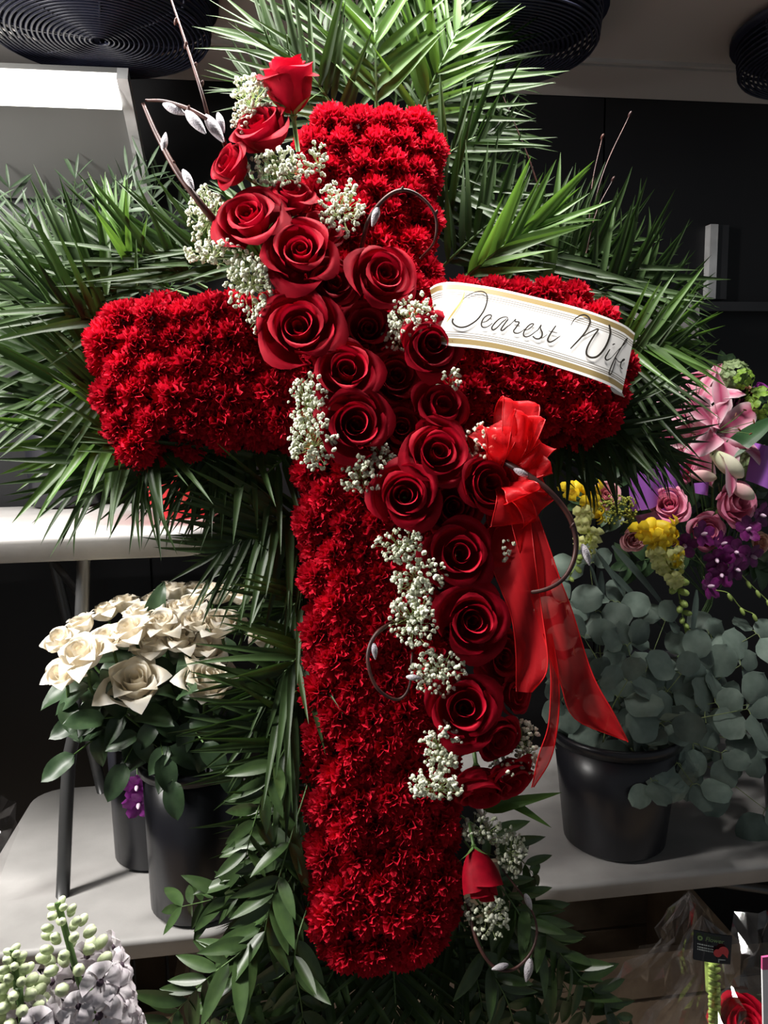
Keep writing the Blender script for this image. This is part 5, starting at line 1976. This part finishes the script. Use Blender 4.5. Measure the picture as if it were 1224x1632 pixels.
# ================================================================== STOCK FLOWERS, LOWER LEFT
M['stock'] = mat('white_stock_petal', (0.70, 0.66, 0.68), (0.58, 0.53, 0.57), 0.6, 3, 0.10, transl=0.2)
M['stock_bud'] = mat('pale_green_bud', (0.58, 0.64, 0.42), (0.46, 0.54, 0.30), 0.6, 4, 0.12, transl=0.15)
M['dark_center'] = mat('dark_flower_centre', (0.06, 0.03, 0.05), (0.03, 0.015, 0.03), 0.7, 30)
stp = MB()
for k in range(5):
    a0 = 2 * pi * k / 5
    rows = []
    for i in range(5):
        u = i / 4
        rows.append([V((math.cos(a0 + w) * u * 0.95, math.sin(a0 + w) * u * 0.95, 0.70 * u - 0.52 * u ** 3 + 0.13 * math.sin(7 * w + k) * u * u)) for w in [(-0.72 + 1.44 * j / 6) * (0.5 + .5 * u) for j in range(7)]])
    stp.grid(rows)
STF = stp.mesh('floret', M['stock'])
stc = MB()
stc.blob(V((0, 0, 0.10)), 0.20, 0.20, 0.14, V((0, 0, 1)), 8, 4)
STC = stc.mesh('floret_eye', M['dark_center'])
stb = MB()
stb.blob(V((0, 0, 0)), 0.42, 0.42, 0.6, V((0, 0, 1)), 8, 6)
STB = stb.mesh('bud', M['stock_bud'])
DS = 0.84


def stock(px, py, pxb, pyb, nb, nf, width, lab, d=DS, seed=0):
    r = random.Random(seed)
    top_, bot = at(px, py, d), at(pxb, pyb, d)
    t = thing('stock_flower', V((bot.x, bot.y, 0.3)), lab, 'stock flower', 'white stock flower spires')
    P = smooth([top_, top_.lerp(bot, .5), bot, V((bot.x + .02, bot.y - .05, 0.3))], 6)
    c = MB()
    c.tube(P, 0.0035, 7)
    c.build('stem', M['stem'], t)
    L_ = (bot - top_).length
    T = (top_ - bot).normalized()
    W_ = width * d / F / 2
    tot = nb + nf
    for k in range(tot):
        s = (k + 0.3) / tot
        p = top_.lerp(bot, s)
        a = k * 2.39996
        e = T.orthogonal().normalized()
        e = Quaternion(T, a) @ e
        rad = W_ * (0.25 + 0.75 * min(1, s * 2.6)) if k >= nb else W_ * (0.12 + 0.85 * (k / nb) ** 0.8)
        q = p + e * rad * (0.85 if k >= nb else 0.75)
        ax = (e + T * (0.5 if k < nb else 0.15) + V((r.uniform(-.2, .2), r.uniform(-.2, .2), r.uniform(-.2, .2)))).normalized()
        cst = MB()
        if k < nb:
            s2 = 0.009 + 0.007 * k / nb
            Mx = Matrix.Translation(q) @ ax.to_track_quat('Z', 'Y').to_matrix().to_4x4() @ Matrix.Scale(s2, 4)
            inst('bud', STB, t, Mx)
        else:
            s2 = r.uniform(0.0165, 0.025)
            Mx = Matrix.Translation(q) @ (ax.to_track_quat('Z', 'Y') @ Quaternion((0, 0, 1), r.uniform(0, 6))).to_matrix().to_4x4() @ Matrix.Scale(s2, 4)
            o = inst('floret', STF, t, Mx)
            o2 = bpy.data.objects.new('floret_eye', STC)
            COL.objects.link(o2)
            o2.parent = o
    return t


stock(92, 1438, 160, 1690, 34, 44, 150, 'tall white stock flower spire with green buds on top', seed=1)
stock(20, 1512, 40, 1680, 36, 20, 104, 'greenish stock flower spire at the lower left corner', d=0.80, seed=2)
bk = at(90, 1800, 0.84)
bucket(V((bk.x, bk.y - 0.02, 0)), 0.13, 0.15, 0.42, 'black floor bucket holding the white stock flowers')
# small film corner at the left edge
M['film'] = film('clear_film', 0.10)
c = MB()
p3 = [at(-20, 1300, 1.5), at(8, 1258, 1.5), at(34, 1316, 1.5), at(-10, 1420, 1.48)]
rows = [[p3[0].lerp(p3[1], j / 4).lerp(p3[3].lerp(p3[2], j / 4), i / 4) + V((0, 0.02 * math.sin(i * 2 + j), 0)) for j in range(5)] for i in range(5)]
c.grid(rows)
tag(c.build('film_corner', M['film'], smooth=False), 'corner of clear plastic film at the left edge', 'plastic film')

# ================================================================== RED PAPER BOUQUET ON THE RAISED TABLE
M['red_paper'] = sheer('red_paper', (0.72, 0.05, 0.06), 0.22, 0.35, 0.5)
rb = V((on_z(285, 838, UZ).x, on_z(285, 838, UZ).y + 0.10, UZ))
t = thing('wrapped_bouquet', rb, 'bouquet wrapped in red paper on the raised table behind the palms', 'bouquet')
c = MB()
rows = []
for i in range(6):
    u = i / 5
    rows.append([rb + V(((0.05 + 0.10 * u + 0.008 * math.sin(j * 2.2)) * math.cos(2 * pi * j / 20), (0.05 + 0.08 * u) * math.sin(2 * pi * j / 20), 0.005 + 0.17 * u + (0.02 * math.sin(j * 1.9) if i == 5 else 0))) for j in range(20)])
c.grid(rows, close=True)
c.build('paper_wrap', M['red_paper'], t)
rnd = random.Random(3)
for k in range(9):
    p = rb + V((rnd.uniform(-.05, .24), rnd.uniform(-.08, .05), rnd.uniform(0.15, 0.26)))
    cc = MB()
    cc.tube([rb + V((0, 0, 0.02)), p], 0.002, 5)
    cc.build('stem', M['stem'], t)
    cc = MB()
    for w in range(7):
        a = w * 0.9
        cc.blob(p + V((0.014 * math.cos(a), -0.004, 0.014 * math.sin(a))), 0.011, 0.005, 0.011, V((0, 0, 1)), 6, 4)
    cc.build('flower_head', M['white_rose'] if k % 3 else M['pale_yellow'], t)
    # white carton far right on the ledge, seen through the fronds
bx = MB()
a, b = on_y(1010, 545, YW - 0.05), on_y(1096, 488, YW - 0.05)
bx.box(((a.x + b.x) / 2, YW - 0.075, (a.z + b.z) / 2), (b.x - a.x, 0.07, b.z - a.z))
tag(bx.build('white_carton', M['plastic'], smooth=False), 'white carton glimpsed behind palm leaves at the right arm', 'carton')

# ================================================================== FILM WRAPPED FLOWER AND CARD, LOWER RIGHT
DC = 0.92
fl = thing('wrapped_flower_sleeve', V((at(1130, 1600, DC).x, at(1130, 1600, DC).y, 0.35)), 'clear crinkled film sleeve with a black flower food packet', 'flower sleeve')
c = MB()
rnd = random.Random(12)
outl = [(1118, 1458, 1122, 1462), (1090, 1490, 1160, 1490), (1076, 1522, 1168, 1525), (1086, 1552, 1162, 1560), (1060, 1580, 1176, 1590), (1030, 1610, 1190, 1612), (1008, 1650, 1200, 1650)]
rows = []
for i, (xa, ya, xb, yb_) in enumerate(outl):
    row = []
    for j in range(15):
        u = j / 14
        row.append(at(xa + (xb - xa) * u, ya + (yb_ - ya) * u, DC - 0.035 * math.sin(pi * u) + 0.014 * math.sin(j * 2.1 + i * 1.3) + rnd.uniform(-.008, .008)))
    rows.append(row)
c.grid(rows)
c.build('film_front', M['film'], fl, smooth=False)
c = MB()
rows = [[p + FWD * (0.05 + 0.05 * i / 6) + V((rnd.uniform(-.008, .008), 0, rnd.uniform(-.008, .008))) for p in r_] for i, r_ in enumerate(rows)]
c.grid(rows)
c.build('film_back', M['film'], fl, smooth=False)
c = MB()
P = smooth([at(1132, 1532, DC + .02), at(1134, 1580, DC + .02), at(1138, 1650, DC + .02), V((at(1138, 1640, DC).x, at(1138, 1640, DC).y, 0.35))], 5)
c.tube(P, [0.0065] * len(P), 8)
c.build('flower_stem', M['green_bud'], fl)
for k in range(16):
    p = at(1133 + (k % 2) * 8 - 4, 1536 + k * 6, DC + 0.015)
    inst('bud', SN['g'], fl, frame(p, V((-0.6 if k % 2 else 0.6, -.5, 0.5)), V((0, -1, 0)), 0.012, 0.016, 0.012))
# packet
M['card_black'] = mat('black_packet', (0.010, 0.010, 0.012), (0.007, 0.007, 0.009), 0.25, 10)
M['print_green'] = mat('green_print', (0.22, 0.36, 0.12), (0.20, 0.33, 0.1), 0.5, 10)
M['print_grey'] = mat('grey_print', (0.42, 0.45, 0.44), (0.36, 0.40, 0.38), 0.5, 10)
M['print_red'] = mat('red_print', (0.72, 0.06, 0.06), (0.62, 0.04, 0.05), 0.5, 30)
TL, TR_, BRp, BL_ = at(1106, 1482, DC - .05), at(1167, 1492, DC - .05), at(1164, 1537, DC - .045), at(1105, 1529, DC - .045)


def card(u, v, h=0.0):
    p = TL.lerp(TR_, u).lerp(BL_.lerp(BRp, u), v)
    return p - FWD * h


c = MB()
rows = [[card(j / 4, i / 3, 0.002 * math.sin(pi * j / 4)) for j in range(5)] for i in range(4)]
c.grid(rows)
bkrows = [[p + FWD * 0.0015 for p in r_] for r_ in rows]
c.grid(bkrows)
pk = c.build('packet', M['card_black'], fl)


def flat(pts, m_, nm):
    c = MB()
    n = len(pts)
    c.add([card(u, v, 0.0026 + 0.002 * math.sin(pi * u)) for u, v in pts], [tuple(range(n))])
    c.build(nm, m_, pk, smooth=False)


ring_o = [(0.135 + 0.07 * math.cos(a), 0.20 + 0.085 * math.sin(a)) for a in [2 * pi * k / 20 for k in range(20)]]
ring_i = [(0.135 + 0.024 * math.cos(a), 0.20 + 0.030 * math.sin(a)) for a in [2 * pi * k / 20 for k in range(20)]]
c = MB()
c.grid([[card(u, v, 0.003) for u, v in ring_o], [card(u, v, 0.003) for u, v in ring_i]], close=True)
c.build('green_ring_mark', M['print_green'], pk, smooth=False)


def text(s, u, v, size, m_, nm='lettering'):
    cu_ = bpy.data.curves.new('lettering', 'FONT')
    cu_.body = s
    cu_.size = size
    cu_.materials.append(m_)
    tmp = bpy.data.objects.new('tmp', cu_)
    o = bpy.data.objects.new(nm, bpy.data.meshes.new_from_object(tmp))
    bpy.data.objects.remove(tmp)
    COL.objects.link(o)
    o.parent = pk
    X = (TR_ - TL).normalized()
    Y = (TL - BL_).normalized()
    Z = X.cross(Y).normalized()
    Y = Z.cross(X)
    mm = Matrix((X, Y, Z)).transposed().to_4x4()
    mm.translation = card(u, v, 0.0048) - ORG[fl]
    o.matrix_basis = mm


text('Flower', 0.25, 0.245, 0.0072, M['print_green'])
for r_, (u1, v) in enumerate(((0.46, 0.40), (0.44, 0.50), (0.48, 0.58))):     # lines too small to read
    u = 0.07
    k = 0
    while u < u1:
        w = 0.028 + 0.012 * ((k * 7 + r_ * 3) % 3)
        flat([(u, v - 0.022), (u + w, v - 0.018), (u + w, v + 0.022), (u, v + 0.018)], M['print_grey'], 'tiny_print')
        u += w + 0.014
        k += 1
flat([(0.60 + 0.145 * math.cos(a) * 0.8, 0.60 + 0.14 * math.sin(a)) for a in [2 * pi * k / 14 for k in range(14)]][:14], M['print_red'], 'red_flower_picture')
flat([(0.75 + 0.15 * math.cos(a), 0.55 + 0.20 * math.sin(a)) for a in [pi * 0.9 + 1.25 * pi * k / 12 for k in range(13)]] + [(0.88, 0.76), (0.76, 0.62)], M['print_red'], 'red_flower_picture')
flat([(0.62, 0.80), (0.82, 0.80), (0.82, 0.83), (0.65, 0.84), (0.65, 0.92), (0.62, 0.91)], M['print_grey'], 'tiny_print')
# red bloom below
rose('red_wrapped_bloom', at(1185, 1640, DC + 0.04), V((0.1, -0.6, 0.8)), 0.040, RED[0], 'red bloom inside clear film at the lower right corner', 'flower', None, 0.4, 0.6)
# large film sheet behind the packet
c = MB()
q4 = [at(1160, 1480, 1.02), at(1250, 1425, 1.02), at(1250, 1660, 0.98), at(1130, 1660, 0.98)]
rows = [[q4[0].lerp(q4[1], j / 8).lerp(q4[3].lerp(q4[2], j / 8), i / 8) + V((0, 0.012 * math.sin(i * 1.2 + j * .8) + rnd.uniform(-.006, .006), 0)) for j in range(9)] for i in range(9)]
c.grid(rows)
tag(c.build('film_sheet', M['film'], smooth=False), 'loose clear film sheet behind the black packet', 'plastic film')
bk = at(1110, 1800, 0.95)
bucket(V((bk.x, bk.y - 0.02, 0)), 0.13, 0.15, 0.42, 'black floor bucket holding the film wrapped flower')
# white card with pink head at the right edge
M['card_white'] = mat('white_card', (0.80, 0.79, 0.80), (0.74, 0.73, 0.74), 0.4, 10)
M['card_pink'] = mat('pink_card', (0.60, 0.10, 0.25), (0.52, 0.07, 0.2), 0.4, 10)
wc = thing('price_card', at(1240, 1640, 0.86), 'white card with a pink top at the right edge', 'card')
for (pts, m_, nm) in (([(1215, 1526), (1262, 1520), (1262, 1544), (1215, 1546)], M['card_pink'], 'pink_header'), ([(1215, 1546), (1262, 1544), (1265, 1640), (1217, 1640)], M['card_white'], 'white_sheet')):
    c = MB()
    f_ = [at(x, y, 0.86) for x, y in pts]
    g_ = [p + FWD * 0.003 for p in f_]
    c.add(f_ + g_, [(0, 1, 2, 3), (7, 6, 5, 4), (0, 4, 5, 1), (1, 5, 6, 2), (2, 6, 7, 3), (3, 7, 4, 0)])
    c.build(nm, m_, wc, smooth=False)
c = MB()
pA = at(1240, 1620, 0.864)
c.tube([pA, V((pA.x, pA.y, 0.0))], 0.004, 6)
c.build('card_stick', M['leg'], wc)
